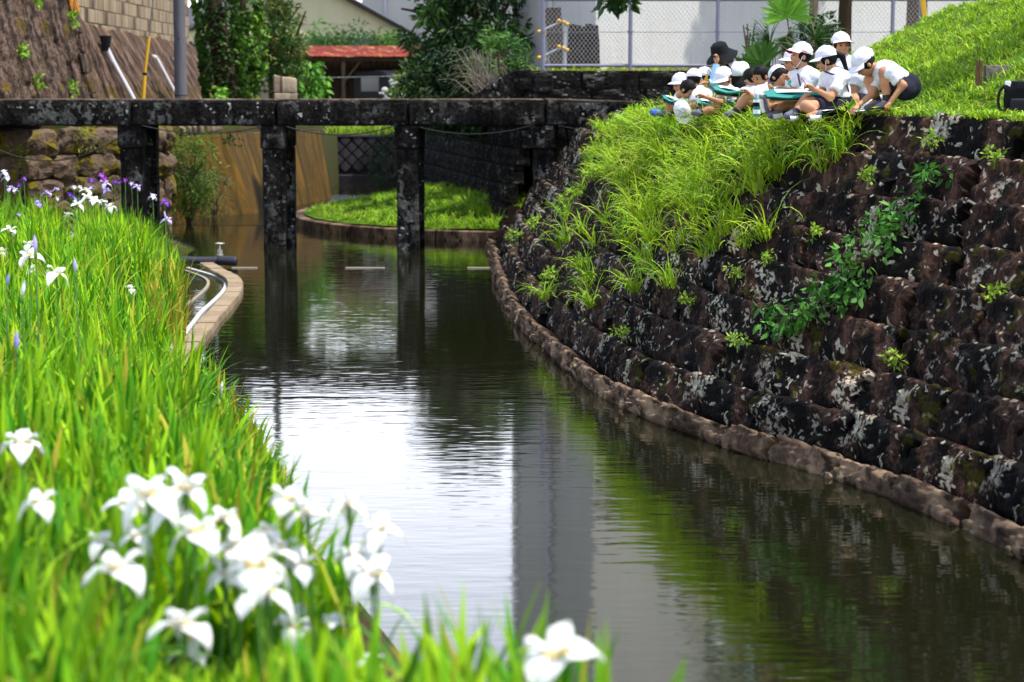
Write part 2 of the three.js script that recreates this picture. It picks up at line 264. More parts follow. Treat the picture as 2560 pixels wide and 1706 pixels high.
// ================================================================ FOLIAGE HELPERS
function leafGeo(w, droop = 0.15, fold = 0.12) { // one leaf of length 1: eight faces with a midrib fold and a tip that hangs
  const g = new THREE.BufferGeometry(), P = [], I = [];
  for (const [t, k] of [[0, 0.08], [0.3, 0.95], [0.62, 0.8], [1, 0.02]]) { const y = t, z = -droop * t * t; P.push(-w / 2 * k, y, z + fold * w * k, 0, y, z, w / 2 * k, y, z + fold * w * k); }
  for (let i = 0; i < 3; i++) for (let j = 0; j < 2; j++) { const a = i * 3 + j; I.push(a, a + 1, a + 4, a, a + 4, a + 3); }
  g.setAttribute('position', new THREE.Float32BufferAttribute(P, 3)); g.setIndex(I); g.computeVertexNormals(); return g;
}
function bladeGeo(w, bend, n = 5, fold = 0.0) { // a grass or iris blade of length 1, leaning over towards +z
  const g = new THREE.BufferGeometry(), P = [], I = []; let y = 0, z = 0;
  for (let i = 0; i <= n; i++) { const t = i / n, a = bend * t * t, k = t < 0.15 ? 0.75 + 1.6 * t : Math.pow(1 - (t - 0.15) / 0.85, 0.62); if (i) { y += Math.cos(a) / n; z += Math.sin(a) / n; } P.push(-w / 2 * k, y, z + fold * w * k, 0, y, z, w / 2 * k, y, z + fold * w * k); }
  for (let i = 0; i < n; i++) for (let j = 0; j < 2; j++) { const a = i * 3 + j; I.push(a, a + 1, a + 4, a, a + 4, a + 3); }
  g.setAttribute('position', new THREE.Float32BufferAttribute(P, 3)); g.setIndex(I); g.computeVertexNormals(); return g;
}
const LEAF = { round: leafGeo(0.75, 0.2), oval: leafGeo(0.45, 0.2), long: leafGeo(0.26, 0.35), thin: leafGeo(0.13, 0.3), ivy: leafGeo(0.95, 0.25) };
const foliageMat = leafy(1, 1, 1, 0.42, 0.6), shrubMat = leafy(1, 1, 1, 0.3, 0.5), bladeMat = leafy(1, 1, 1, 0.36, 0.8); bladeMat.specularIntensity = 0.25; foliageMat.specularIntensity = 0.35;
const tmpC = new THREE.Color(), tmpM = new THREE.Matrix4(), tmpQ = new THREE.Quaternion(), tmpS = V(1, 1, 1), tmpP = V(0, 0, 0), UP = V(0, 1, 0);
function copies(name, geo, m, list, parent, kind) { // list of { p, q, s, c }
  const o = new THREE.InstancedMesh(geo, m, list.length); o.name = parent ? name : numbered(name);
  list.forEach((e, i) => { o.setMatrixAt(i, tmpM.compose(e.p, e.q, Array.isArray(e.s) ? tmpS.set(...e.s) : tmpS.set(e.s, e.s, e.s))); o.setColorAt(i, tmpC.setRGB(e.c[0], e.c[1], e.c[2])); });
  o.castShadow = o.receiveShadow = true; (parent ?? scene).add(o); o.userData.kind = kind ?? 'stuff'; return o;
}
const shade = (c, k) => [c[0] * k, c[1] * k, c[2] * k];
function crownList(spec, r) {
  const { c, rad, clumps, n, size, pal, droop = 0.25, clumpR = 0.34, hollow = 0.35 } = spec, out = [];
  for (let k = 0; k < clumps; k++) {
    const d = V(r() - 0.5, r() - 0.5, r() - 0.5).normalize(), f = Math.pow(rr(hollow, 1, r), 0.6), cc = V(c[0] + d.x * rad[0] * f, c[1] + d.y * rad[1] * f, c[2] + d.z * rad[2] * f), R1 = clumpR * rr(0.6, 1.25, r) * (rad[0] + rad[1] + rad[2]) / 3, tone = rr(0.7, 1.25, r), hue = Math.floor(r() * pal.length);
    for (let i = 0; i < n; i++) {
      const e = V(r() - 0.5, (r() - 0.5) * 0.8, r() - 0.5).normalize(), q = rr(0.35, 1, r), p = cc.clone().addScaledVector(e, R1 * q);
      const dir = e.clone().add(V(rr(-0.5, 0.5, r), rr(-0.2, 0.5, r) - droop, rr(-0.5, 0.5, r))).normalize();
      const qq = new THREE.Quaternion().setFromUnitVectors(UP, dir).multiply(tmpQ.setFromAxisAngle(UP, r() * 6.283)), col = r() < 0.75 ? pal[hue] : pal[Math.floor(r() * pal.length)];
      out.push({ p, q: qq.clone(), s: rr(size[0], size[1], r), c: shade(col, tone * rr(0.8, 1.2, r)) });
    }
  }
  return out;
}
function crown(parent, spec, name = 'crown') { return copies(name, spec.geo ?? LEAF.oval, spec.mat ?? foliageMat, crownList(spec, rng(spec.seed ?? 5)), parent); }
const barkTex = tex(256, 1, (u, v) => { const a = pf(u, v, 18, 4, 4, 8); return [0.24 + 0.2 * a, 0.2 + 0.17 * a, 0.16 + 0.13 * a, a]; }, 0.02);
M.bark = mat(barkTex, 0.95); M.barkGrey = mat(barkTex, 0.95); M.barkGrey.color.setRGB(1.5, 1.6, 1.75); M.barkDark = mat(barkTex, 0.95); M.barkDark.color.setRGB(0.4, 0.36, 0.33);
function trunk(parent, pts, r0, r1, limbs = [], m = M.bark) { const list = [tube(pts, r0, r1, 9)]; for (const [a, b, c, r] of limbs) list.push(tube([a, b, c], r, r * 0.35, 6)); return mesh('trunk', join(list), m, parent); }
const rel = (o, [x, y, z]) => [x - o[0], y - o[1], z - o[2]];

// ================================================================ MATERIALS OF THE FAR BANK
const oldWallTex = tex(512, 2.2, (u, v) => {
  const run = pf(u, v, 30, 4, 4, 9), a = pf(u, v, 6, 6, 5, 19), f = pf(u, v, 50, 50, 3, 29);
  let c = mixc([0.25, 0.205, 0.18], [0.56, 0.48, 0.43], ss(0.3, 0.72, 0.5 * run + 0.3 * a + 0.2 * f)); c = mixc(c, [0.1, 0.085, 0.07], ss(0.55, 0.72, pf(u, v, 16, 3, 4, 39)) * 0.8);
  c = mixc(c, [0.36, 0.3, 0.08], ss(0.64, 0.74, pf(u, v, 5, 4, 4, 49)) * 0.7); return [...c, 0.4 * run + 0.6 * f];
}, 0.03);
const ochreTex = tex(256, 1.0, (u, v) => { const a = pf(u, v, 8, 4, 4, 4), b = pf(u, v, 20, 5, 3, 14); return [...mixc([0.3, 0.22, 0.14], [0.74, 0.46, 0.08], ss(0.35, 0.62, a * 0.6 + b * 0.4)), b]; }, 0.02);
const panelTex = tex(512, 3, (u, v) => { const s = pf(u, v, 40, 2, 4, 2), b = pf(u, v, 9, 3, 4, 12); let c = mixc([0.5, 0.45, 0.38], [0.74, 0.68, 0.59], ss(0.25, 0.7, 0.6 * s + 0.4 * b)); c = mixc(c, [0.24, 0.2, 0.17], ss(0.6, 0.72, pf(u, v, 26, 1, 4, 32)) * 0.85); return [...c, pf(u, v, 60, 60, 2, 5)]; }, 0.006);
const oliveTex = tex(512, 3.4, (u, v) => { const s = pf(u, v, 16, 2, 4, 6), b = pf(u, v, 5, 3, 4, 36), f = pf(u, v, 60, 40, 4, 66); let c = mixc([0.25, 0.205, 0.05], [0.41, 0.325, 0.12], ss(0.2, 0.8, 0.5 * s + 0.5 * f)); c = mixc(c, [0.46, 0.36, 0.13], ss(0.5, 0.7, b) * 0.7); c = mixc(c, [0.17, 0.17, 0.03], ss(0.52, 0.7, pf(u, v, 9, 2, 4, 46)) * 0.6); return [...c, f]; }, 0.01);
const rubbleTex = tex(512, 1.6, (u, v) => { const a = pf(u, v, 7, 7, 5, 7), f = pf(u, v, 36, 36, 3, 17); let c = mixc([0.25, 0.2, 0.165], [0.5, 0.43, 0.365], 0.5 * a + 0.5 * f); c = mixc(c, [0.4, 0.36, 0.09], ss(0.5, 0.6, pf(u, v, 6, 5, 4, 27)) * 0.85); c = mixc(c, [0.12, 0.1, 0.09], ss(0.62, 0.74, pf(u, v, 10, 9, 4, 37)) * 0.8); return [...c, 0.5 * a + 0.5 * f]; }, 0.03);
const concTex = tex(512, 2, (u, v) => { const a = pf(u, v, 6, 6, 5, 44), f = pf(u, v, 60, 60, 2, 54); return [...mixc([0.34, 0.33, 0.31], [0.55, 0.53, 0.5], 0.6 * a + 0.4 * f), f]; }, 0.008);
const greyTex = tex(256, 1.4, (u, v) => { const a = pf(u, v, 6, 6, 5, 64), f = pf(u, v, 40, 40, 2, 74); return [...mixc([0.2, 0.19, 0.2], [0.36, 0.34, 0.35], 0.6 * a + 0.4 * f), f]; }, 0.01);
M.oldWall = mat(oldWallTex, 0.95, { color: new THREE.Color().setRGB(0.62, 0.55, 0.48) }); const sqTex = tex(512, 2.1, (u, v) => { const a = pf(u, v, 7, 7, 5, 119), f = pf(u, v, 70, 70, 3, 129), run = pf(u, v, 16, 5, 4, 139); let c = mixc([0.2, 0.165, 0.15], [0.5, 0.43, 0.39], ss(0.3, 0.7, 0.35 * a + 0.4 * f + 0.25 * run)); c = mixc(c, [0.12, 0.1, 0.085], ss(0.52, 0.68, pf(u, v, 9, 6, 4, 149)) * 0.7); c = mixc(c, [0.42, 0.36, 0.1], ss(0.66, 0.74, pf(u, v, 8, 7, 4, 159)) * 0.7); return [...c, 0.5 * a + 0.5 * f]; }, 0.04); M.squared = mat(sqTex, 0.95, { color: new THREE.Color().setRGB(0.66, 0.6, 0.54) }); M.squared2 = mat(sqTex, 0.95); M.squared2.color.setRGB(0.6, 0.55, 0.5); M.oldWall2 = mat(oldWallTex, 0.95); M.oldWall2.color.setRGB(0.75, 0.72, 0.72); M.ochre = mat(ochreTex, 0.95); M.panel = mat(panelTex, 0.95, { color: new THREE.Color().setRGB(0.66, 0.62, 0.57) }); M.olive = mat(oliveTex, 0.7, { color: new THREE.Color().setRGB(0.7, 0.58, 0.3) }); M.rubble = mat(rubbleTex, 0.95); M.conc = mat(concTex, 0.9, { color: new THREE.Color().setRGB(0.75, 0.73, 0.7) }); M.grey = mat(greyTex, 0.85, { color: new THREE.Color().setRGB(0.55, 0.53, 0.55) });

// ================================================================ GROUND BEYOND THE BRIDGE
const lanePlan = [[-13.8, 37.2], [-10.7, 38.0], [-7.3, 41.5], [-8.5, 45.6], [-8.9, 46.6], [-6.95, 48.4], [-5.35, 54.7], [-5.6, 64]];
const laneX = (Z) => { for (let i = 0; i < lanePlan.length - 1; i++) { const [x0, a] = lanePlan[i], [x1, b] = lanePlan[i + 1]; if (Z >= a && Z <= b) return mix(x0, x1, (Z - a) / (b - a)); } return -13.8; };
structure('lane', sheet(30, 60, (u, v) => { const Z = mix(37.2, 64, v), e = laneX(Z), x = mix(-24, e + 0.02, Math.min(1, u * 1.07)), d = e - x; let y = mix(Z < 47 ? 2.3 : 1.9, 2.68, ss(0.1, Z < 44 ? 0.6 : 1.6, d)); if (u > 0.96) y = -0.3; return [u > 0.96 ? e + 0.05 : x, y + 0.015 * n3(x * 2, Z * 2), -Z]; }), M.soil, 'beaten earth lane beside the old wall');
structure('yard', sheet(20, 20, (u, v) => { const Z = mix(65.2, 260, v); return [mix(-90, 60, u), 1.55 + 0.2 * ss(66, 70, Z), -Z]; }), M.soil, 'weedy yard beyond the channel');
structure('terrace', sheet(24, 24, (u, v) => { const Z = mix(40.2, 70, v), x = mix(mix(0.55, -0.75, ss(40.2, 48, Z)), 40, u); return [x, 3.3 + 0.04 * n3(x, Z), -Z]; }), M.soil, 'ground behind the chain link fence');

// ================================================================ OLD WALL AT THE LEFT
const oldWall = thing('old_wall', 'tall old retaining wall of brown stone under pale concrete blocks', 'retaining wall');
{
  const r = rng(31);
  // near stretch: one weathered face of worn courses, squared stones showing only at its corner
  const face = (y) => -9.75 + Math.max(0, 4.6 - y) * 0.2, th = Math.atan(0.2);
  const worn = sheet(150, 80, (u, v) => { const Z = mix(36.4, 44.75, u), y = mix(2.3, 6.3, v), c = (y + 0.09 * n3(Z * 0.9, 3)) / 0.44, f = c - Math.floor(c), row = Math.floor(c), st = (Z + hash2(row, 4, 8) * 0.9) / (0.8 + 0.4 * hash2(row, 9, 2)), g = st - Math.floor(st), joint = Math.max(ss(0.1, 0, Math.min(f, 1 - f)), ss(0.06, 0, Math.min(g, 1 - g)) * 0.7); return [face(y) - 0.5 * ss(38.3, 36.8, Z) - 0.06 * joint * (0.5 + n3(Z * 2, y * 2, 7)) + 0.05 * (hash2(row, Math.floor(st), 5) - 0.5) + 0.05 * n3(Z * 2.2, y * 2.6, 4) + 0.03 * n3(Z * 6, y * 7, 9) + 0.02 * n3(Z * 15, y * 15), y, -Z]; }, (u, v, q) => [-q[2], q[1]]);
  mesh('stone_face', worn, M.squared, oldWall);
  for (let k = 0; k < 9; k++) { const y = 2.62 + k * 0.44, l = 0.4 + 0.45 * ((k * 7) % 3) / 2, o = mesh('corner_stone', slab(0.42, 0.43, l, 0.03, [2, 3, 3], 0.015, k * 5.3), k === 8 || k === 5 ? M.ochre : k === 7 ? M.conc : M.squared2, oldWall); o.position.set(face(y) - 0.17, y, -(45.2 - l / 2)); o.rotation.z = th; }
  mesh('core', at(slab(2, 4.2, 8.6), [-11.3, 4.4, -40.9]), M.core, oldWall);
  // far stretch: a rough mortared slope, and over it panels of concrete block
  const slope = sheet(90, 26, (u, v) => { const Z = mix(44.9, 61.8, u), top = mix(4.7, 4.42, u) + 0.08 * n3(Z * 1.3, 2) + 0.05 * n3(Z * 4, 7), y = mix(2.4, top, v), lip = v > 0.9 ? (v - 0.9) * 1.2 : 0; const near = -9.75 + Math.max(0, 4.6 - y) * 0.2 - 0.04; return [mix(near, -8.75 - (y - 2.4) * 0.55, ss(45, 48.5, Z)) - lip + 0.05 * n3(Z * 1.6, y * 3, 3) + 0.03 * n3(Z * 5, y * 8, 1) + 0.015 * n3(Z * 14, y * 16), y, -Z]; }, (u, v, q) => [-q[2], q[1]]);
  mesh('rubble_slope', slope, M.oldWall, oldWall);
  const end = sheet(10, 12, (u, v) => { const y = mix(2.4, 4.42, v); return [mix(-8.75 - (y - 2.4) * 0.55, -12, u) + 0.04 * n3(u * 4, y * 4), y, -61.8 - 0.1 * n3(u * 5, y * 3)]; }, (u, v, q) => [q[0], q[1]]); mesh('end_face', end, M.oldWall, oldWall);
  for (let k = 0; k < 5; k++) for (let j = 0; j < 11; j++) {
    const Z0 = 45.0 + j * 1.5; if (Z0 > 60.5) continue;
    const g = slab(0.2, 0.318, 1.486, 0.004, [1, 1, 2], 0.008, k + j), o = mesh('block', g, M.panel, oldWall); o.position.set(-9.97 + 0.006 * n3(k * 9, j * 7), 4.34 + k * 0.33, -(Z0 + 0.75));
  }
  mesh('block_core', at(slab(0.15, 1.6, 16.5), [-10.02, 5.05, -53.2]), M.grey, oldWall);
}
// drain pipes, guard of the pole's stay, utility pole
M.pvc = flat(0.45, 0.43, 0.46, 0.5); M.dark = flat(0.018, 0.017, 0.018, 0.7); M.yellow = flat(0.6, 0.33, 0.01, 0.5); M.poleGrey = mat(concTex, 0.75); M.poleGrey.color.setRGB(0.6, 0.62, 0.78);
function onSlope(Z, y, off) { return [-8.75 - (y - 2.4) * 0.55 + off, y, -Z]; }
{
  const a = thing('drain_pipe', 'pale drain pipe under a black hopper on the old wall', 'drain pipe'), p0 = onSlope(47, 4.0, 0.12), p1 = [p0[0] + 0.8, 2.5, p0[2] + 0.2];
  mesh('pipe', bar([p0[0] + 0.18, 3.62, p0[2] + 0.03], p1, 0.05, 14), M.pvc, a); mesh('collar', bar(p0, [p0[0] + 0.19, 3.58, p0[2] + 0.03], 0.062, 14), M.pvc, a);
  mesh('hopper', at(new THREE.CylinderGeometry(0.17, 0.1, 0.36, 4, 1), [p0[0] + 0.02, 4.02, p0[2]], [0, 0.78, 0]), M.dark, a);
  const b = thing('drain_pipe', 'pale bent drain pipe leaning behind the grey utility pole', 'drain pipe'), q0 = onSlope(53.5, 3.9, 0.0);
  mesh('pipe', bar([q0[0] + 0.12, 3.78, q0[2] + 0.05], [q0[0] + 0.8, 2.5, q0[2] + 0.15], 0.05, 14), M.pvc, b); mesh('elbow', tube([[q0[0] - 0.1, 3.72, q0[2]], [q0[0] + 0.03, 3.82, q0[2] + 0.03], [q0[0] + 0.13, 3.77, q0[2] + 0.05]], 0.056, 0.056, 10), M.pvc, b);
  const u = thing('utility_pole', 'grey concrete utility pole standing beside the old wall', 'utility pole', [-7.1, 2.6, -43]);
  mesh('shaft', cyl(0.135, 0.1, 8.2, 22), M.poleGrey, u); mesh('base_collar', at(cyl(0.14, 0.139, 0.2, 22), [0, 0, 0]), M.conc, u); mesh('bolt_hole', at(new THREE.SphereGeometry(0.024, 10, 8), [0, 1.43, 0.118]), M.dark, u);
  mesh('band', at(cyl(0.137, 0.137, 0.02, 22), [0, 0.22, 0]), M.dark, u);
  const g = thing('stay_guard', 'yellow guard tube round the utility pole stay wire', 'stay guard', [-7.78, 2.6, -42.2]);
  mesh('tube', bar([0, 0, 0], [0.06, 0.66, 0], 0.042, 12), M.yellow, g); mesh('upper_tube', bar([0.062, 0.7, 0], [0.17, 1.46, 0], 0.032, 12), M.yellow, g); mesh('joint', bar([0.058, 0.65, 0], [0.066, 0.71, 0], 0.044, 12), M.dark, g);
  mesh('stay_wire', bar([0.168, 1.45, 0], [0.82, 7.6, -0.8], 0.012, 6), M.poleGrey, g);
  const w = thing('utility_pole', 'thin dark pole rising behind the ivy and the big bush', 'utility pole', [-7.4, 1.7, -62]); mesh('shaft', cyl(0.13, 0.1, 7, 14), M.barkDark, w);
}
// rubble wall under the near end of the bridge
{
  const w = thing('rubble_wall', 'mossy wall of big pinkish boulders under the bridge', 'rubble wall'), r = rng(91);
  const A = [-10.6, 37.9], B = [-7.2, 41.4];
  for (let k = 0; k < 5; k++) { let s = -0.2 * (k % 2); while (s < 0.98) {
    const l = rr(0.11, 0.19, r), e = Math.min(1.02, s + l), m = (s + e) / 2, len = (e - s) * 4.9, h = 0.48;
    const g = new THREE.IcosahedronGeometry(0.5, 3), p = g.attributes.position; const sd = r() * 50;
    for (let i = 0; i < p.count; i++) { const v = V(p.getX(i), p.getY(i), p.getZ(i)).normalize(), q = Math.max(Math.abs(v.x), Math.abs(v.y), Math.abs(v.z)); const f = 0.5 / Math.pow(q, 0.72) * (1 + 0.22 * n3(v.x * 1.6 + sd, v.y * 1.6, v.z * 1.6) + 0.08 * n3(v.x * 5 + sd, v.y * 5, v.z * 5)); p.setXYZ(i, v.x * f * len * 1.06, v.y * f * h * 1.12, v.z * f * 0.6); }
    g.computeVertexNormals(); boxUV(g); { const q = g.attributes.uv; for (let i = 0; i < q.count; i++) q.setXY(i, q.getX(i) + sd * 0.37, q.getY(i) + sd * 0.71); }
    const o = mesh('boulder', g, M.rubble, w); o.position.set(mix(A[0], B[0], m), 0.05 + k * 0.47 + rr(-0.04, 0.04, r), -mix(A[1], B[1], m)); o.rotation.y = 0.78 + rr(-0.08, 0.08, r); s = e;
  } }
  mesh('backing', sheet(4, 4, (u, v) => [mix(A[0], B[0], u) - 0.15, mix(-0.4, 2.5, v), -mix(A[1], B[1], u) - 0.15]), M.core, w);
}
// concrete revetment with its fold, lit on the channel side
{
  const w = thing('concrete_revetment', 'smooth sloping concrete bank streaked olive and rust beyond the bridge', 'concrete bank');
  const pan = (a, b, c, d, n) => sheet(n, 10, (u, v) => { const p = [mix(mix(a[0], b[0], u), mix(d[0], c[0], u), v), mix(mix(a[1], b[1], u), mix(d[1], c[1], u), v), mix(mix(a[2], b[2], u), mix(d[2], c[2], u), v)]; return p; }, (u, v) => [u * 6, v * 2.2]);
  const t0 = [-8.6, -0.2, -45.6], t1 = [-6.12, -0.2, -47.6], t2 = [-5.62, -0.2, -50.1], t3 = [-4.86, -0.2, -54.1], h0 = [-8.9, 1.93, -46.4], h1 = [-6.9, 1.9, -48.3], h2 = [-6.25, 1.88, -50.6], h3 = [-5.25, 1.85, -54.6], h4 = [-9, 1.85, -58], t4 = [-9, -0.2, -58];
  mesh('wing_panel', pan(t0, t1, h1, h0, 8), M.olive, w);
  const off = (p, d) => [p[0] + d, p[1], p[2] - 0.03];
  mesh('face_panel', pan(t1, t2, h2, h1, 8), M.olive, w); mesh('face_panel', pan(off(t2, 0.01), t3, h3, off(h2, 0.01), 8), M.olive, w); mesh('return_panel', pan(t3, t4, h4, h3, 4), M.olive, w);
  const cap = new THREE.BufferGeometry(); { const P = [h0, h1, h2, h3, h4, [-9.4, 1.9, -50]].map((p) => [p[0], p[1] + 0.0, p[2]]); const S = new THREE.Shape(P.map((p) => new THREE.Vector2(p[0], -p[2]))); const g = new THREE.ShapeGeometry(S); g.rotateX(-Math.PI / 2); g.translate(0, 1.885, 0); mesh('top', boxUV(g), M.conc, w); }
  mesh('fallen_slab', at(slab(1.0, 0.22, 0.4, 0.03, [3, 2, 2], 0.03, 3), [-7.3, 2.05, -46.8], [0.1, 0.5, 0.08]), M.panel, w);
}
// wall of diamond-laid blocks at the far turn of the channel
{
  const w = thing('diamond_block_wall', 'far bank wall of diamond-laid concrete blocks above the water', 'block wall'), g = slab(0.285, 0.285, 0.12, 0.004, [1, 1, 1], 0.03, 2), s = 0.3;
  for (let i = -14; i < 20; i++) for (let j = -14; j < 20; j++) { const x = (i - j) * s * 0.7071, y = (i + j) * s * 0.7071; if (x < -2.1 || x > 2.6 || y < 0.22 || y > 1.34) continue; const o = mesh('block', g, M.grey, w); o.position.set(-5.0 + x, y + 0.02, -65.02 + (y - 0.7) * -0.16 + 0.012 * n3(i * 3.3, j * 5.1)); o.rotation.set(-0.16, 0, Math.PI / 4); }
  mesh('backing', at(slab(9, 1.6, 0.3), [-5.2, 0.62, -65.2], [-0.16, 0, 0]), M.core, w); mesh('coping', at(slab(9, 0.1, 0.5, 0.006, [6, 1, 1], 0.015), [-5.2, 1.46, -65.3]), M.conc, w); mesh('footing', at(slab(9, 0.36, 0.5, 0.006, [6, 1, 1], 0.02), [-5.2, 0.02, -64.86]), M.grey, w);
}
// grassy spit behind the bridge with its concrete kerb
const spitPts = [[0.6, 38.6], [-0.6, 39.0], [-1.7, 39.4], [-3.1, 40.4], [-4.3, 42.2], [-4.85, 44.2], [-4.9, 46.5], [-4.4, 49.5], [-3.4, 52.5], [-2.2, 55.5]];
const spitY = (x, Z) => 0.22 + 0.5 * ss(0.2, 3.6, x - atZ(spitPts.slice().reverse(), Z)) + 0.03 * n3(x * 3, Z * 3);
{
  const c = plan(spitPts), k = thing('spit_kerb', 'low curved concrete kerb edging the grassy spit', 'kerb');
  const prof = [[0.3, -0.5], [0.3, 0.16], [0.28, 0.19], [0.04, 0.2], [0, 0.17], [-0.05, -0.5]];
  for (let i = 0; i < 9; i++) mesh('kerb_segment', sheet(8, 5, (u, v) => { const t = clamp((i + u * 0.985) / 9, 0, 1), p = c.getPointAt(t), tg = c.getTangentAt(t), n = V(-tg.z, 0, tg.x), q = prof[Math.round(v * 5)]; return [p.x + n.x * q[0], q[1] + 0.01 * n3(u * 7 + i, v * 3), p.z + n.z * q[0]]; }, (u, v, q) => [q[0] + q[2] * 0.6, q[1] * 1.3 + v * 0.4]), M.toe, k);
  structure('grassy_spit', sheet(30, 40, (u, v) => { const t = v, p = c.getPointAt(t), x = mix(p.x + 0.22, 2.4, u); return [x, spitY(x, -p.z), p.z - 0.1]; }), M.turf, 'spit of grass in the channel behind the bridge');
}
// dark retaining wall: along the channel beyond the bridge, then across under the fence
{
  const w = thing('retaining_wall', 'dark block retaining wall below the chain link fence', 'retaining wall'), r = rng(63), A = [0.75, 39.4], B = [-1.6, 52];
  const gs = []; for (let k = 0; k < 6; k++) gs.push(slab(1, 1, 0.3, 0.02, [4, 3, 1], 0.025, k * 5));
  const dx = B[0] - A[0], dZ = B[1] - A[1], len = Math.hypot(dx, dZ), yaw = Math.atan2(dZ, dx);
  for (let k = 0; k < 9; k++) { let s = 0.02; while (s < len) { const l = rr(0.7, 1.1, r), y = 0.18 + k * 0.36, o = mesh('block', gs[Math.floor(r() * 6)], M.bridge, w), m = (s + l / 2) / len, bat = (3.3 - y) * 0.32; o.scale.set(l - 0.015, 0.35, 1); o.position.set(A[0] + dx * m - bat, y, -(A[1] + dZ * m)); o.rotation.y = yaw; o.rotation.z = 0; s += l; } }
  for (let k = 0; k < 4; k++) { let x = 0.35 - r() * 0.4 - k * -0.05; while (x < 13) { const l = rr(0.8, 1.3, r), y = 2.12 + k * 0.34, o = mesh('block', gs[Math.floor(r() * 6)], M.bridge, w); o.scale.set(l - 0.012, k === 3 ? 0.38 : 0.33, 1); o.position.set(x + l / 2, y, -40.05); x += l; } }
  const wd = new THREE.ExtrudeGeometry(new THREE.Shape([[-1.0, 2.4], [-0.98, 2.66], [-0.6, 2.92], [-0.2, 3.2], [0.1, 3.32], [0.52, 3.34], [0.52, 2.4]].map(([x, y]) => new THREE.Vector2(x, y))), { depth: 0.7, bevelEnabled: true, bevelSize: 0.03, bevelThickness: 0.03, bevelSegments: 2 }); wd.translate(0, 0, -41.0); mesh('sloping_coping', boxUV(wd), M.bridge, w);
  mesh('core', at(slab(13, 1.6, 0.3), [7, 2.5, -40.28]), M.core, w);
  mesh('side_core', at(slab(len - 1, 3.3, 0.3), [(A[0] + B[0]) / 2 + 0.3, 1.6, -(A[1] + B[1]) / 2 - 0.4], [0, yaw, 0]), M.core, w);
  const sl = thing('sluice_frame', 'dark timber sluice steps between pillar and stone wall', 'sluice', [0.02, 0, -37.9]);
  mesh('beam', at(slab(0.12, 1.35, 0.16, 0.006, [1, 3, 1]), [0.12, 0.5, 0], [0, 0, -0.42]), M.barkDark, sl); mesh('step', at(slab(0.34, 0.34, 0.3, 0.008), [-0.1, 0.3, 0.1]), M.barkDark, sl); mesh('step', at(slab(0.24, 0.3, 0.3, 0.008), [0.02, 0.6, 0.05]), M.barkDark, sl);
}
// ================================================================ HOUSES, SHED, CAR
const plasterTex = tex(512, 5, (u, v) => { const a = pf(u, v, 5, 4, 4, 3), s = pf(u, v, 30, 2, 4, 13); return [...mixc([0.8, 0.79, 0.74], [0.9, 0.895, 0.86], 0.6 * a + 0.4 * s), pf(u, v, 80, 80, 2, 3)]; }, 0.003);
const rustTex = tex(512, 3, (u, v) => { const a = pf(u, v, 24, 3, 4, 81), b = pf(u, v, 5, 5, 4, 91); let c = mixc([0.4, 0.12, 0.08], [0.52, 0.19, 0.13], a); c = mixc(c, [0.7, 0.33, 0.14], ss(0.5, 0.7, b) * 0.6); c = mixc(c, [0.82, 0.72, 0.62], ss(0.72, 0.76, pf(u, v, 30, 6, 3, 95))); return [...c, a]; }, 0.006);
M.white = mat(plasterTex, 0.85, { color: new THREE.Color().setRGB(0.6, 0.6, 0.62) }); M.cream = mat(plasterTex, 0.9); M.cream.color.setRGB(0.66, 0.62, 0.44); M.rust = mat(rustTex, 0.8); M.rust.color.setRGB(0.66, 0.56, 0.36); M.paleWall = mat(plasterTex, 0.9); M.paleWall.color.setRGB(0.66, 0.66, 0.69); M.tile = flat(0.055, 0.055, 0.065, 0.45); M.gutter = flat(0.02, 0.16, 0.1, 0.4);
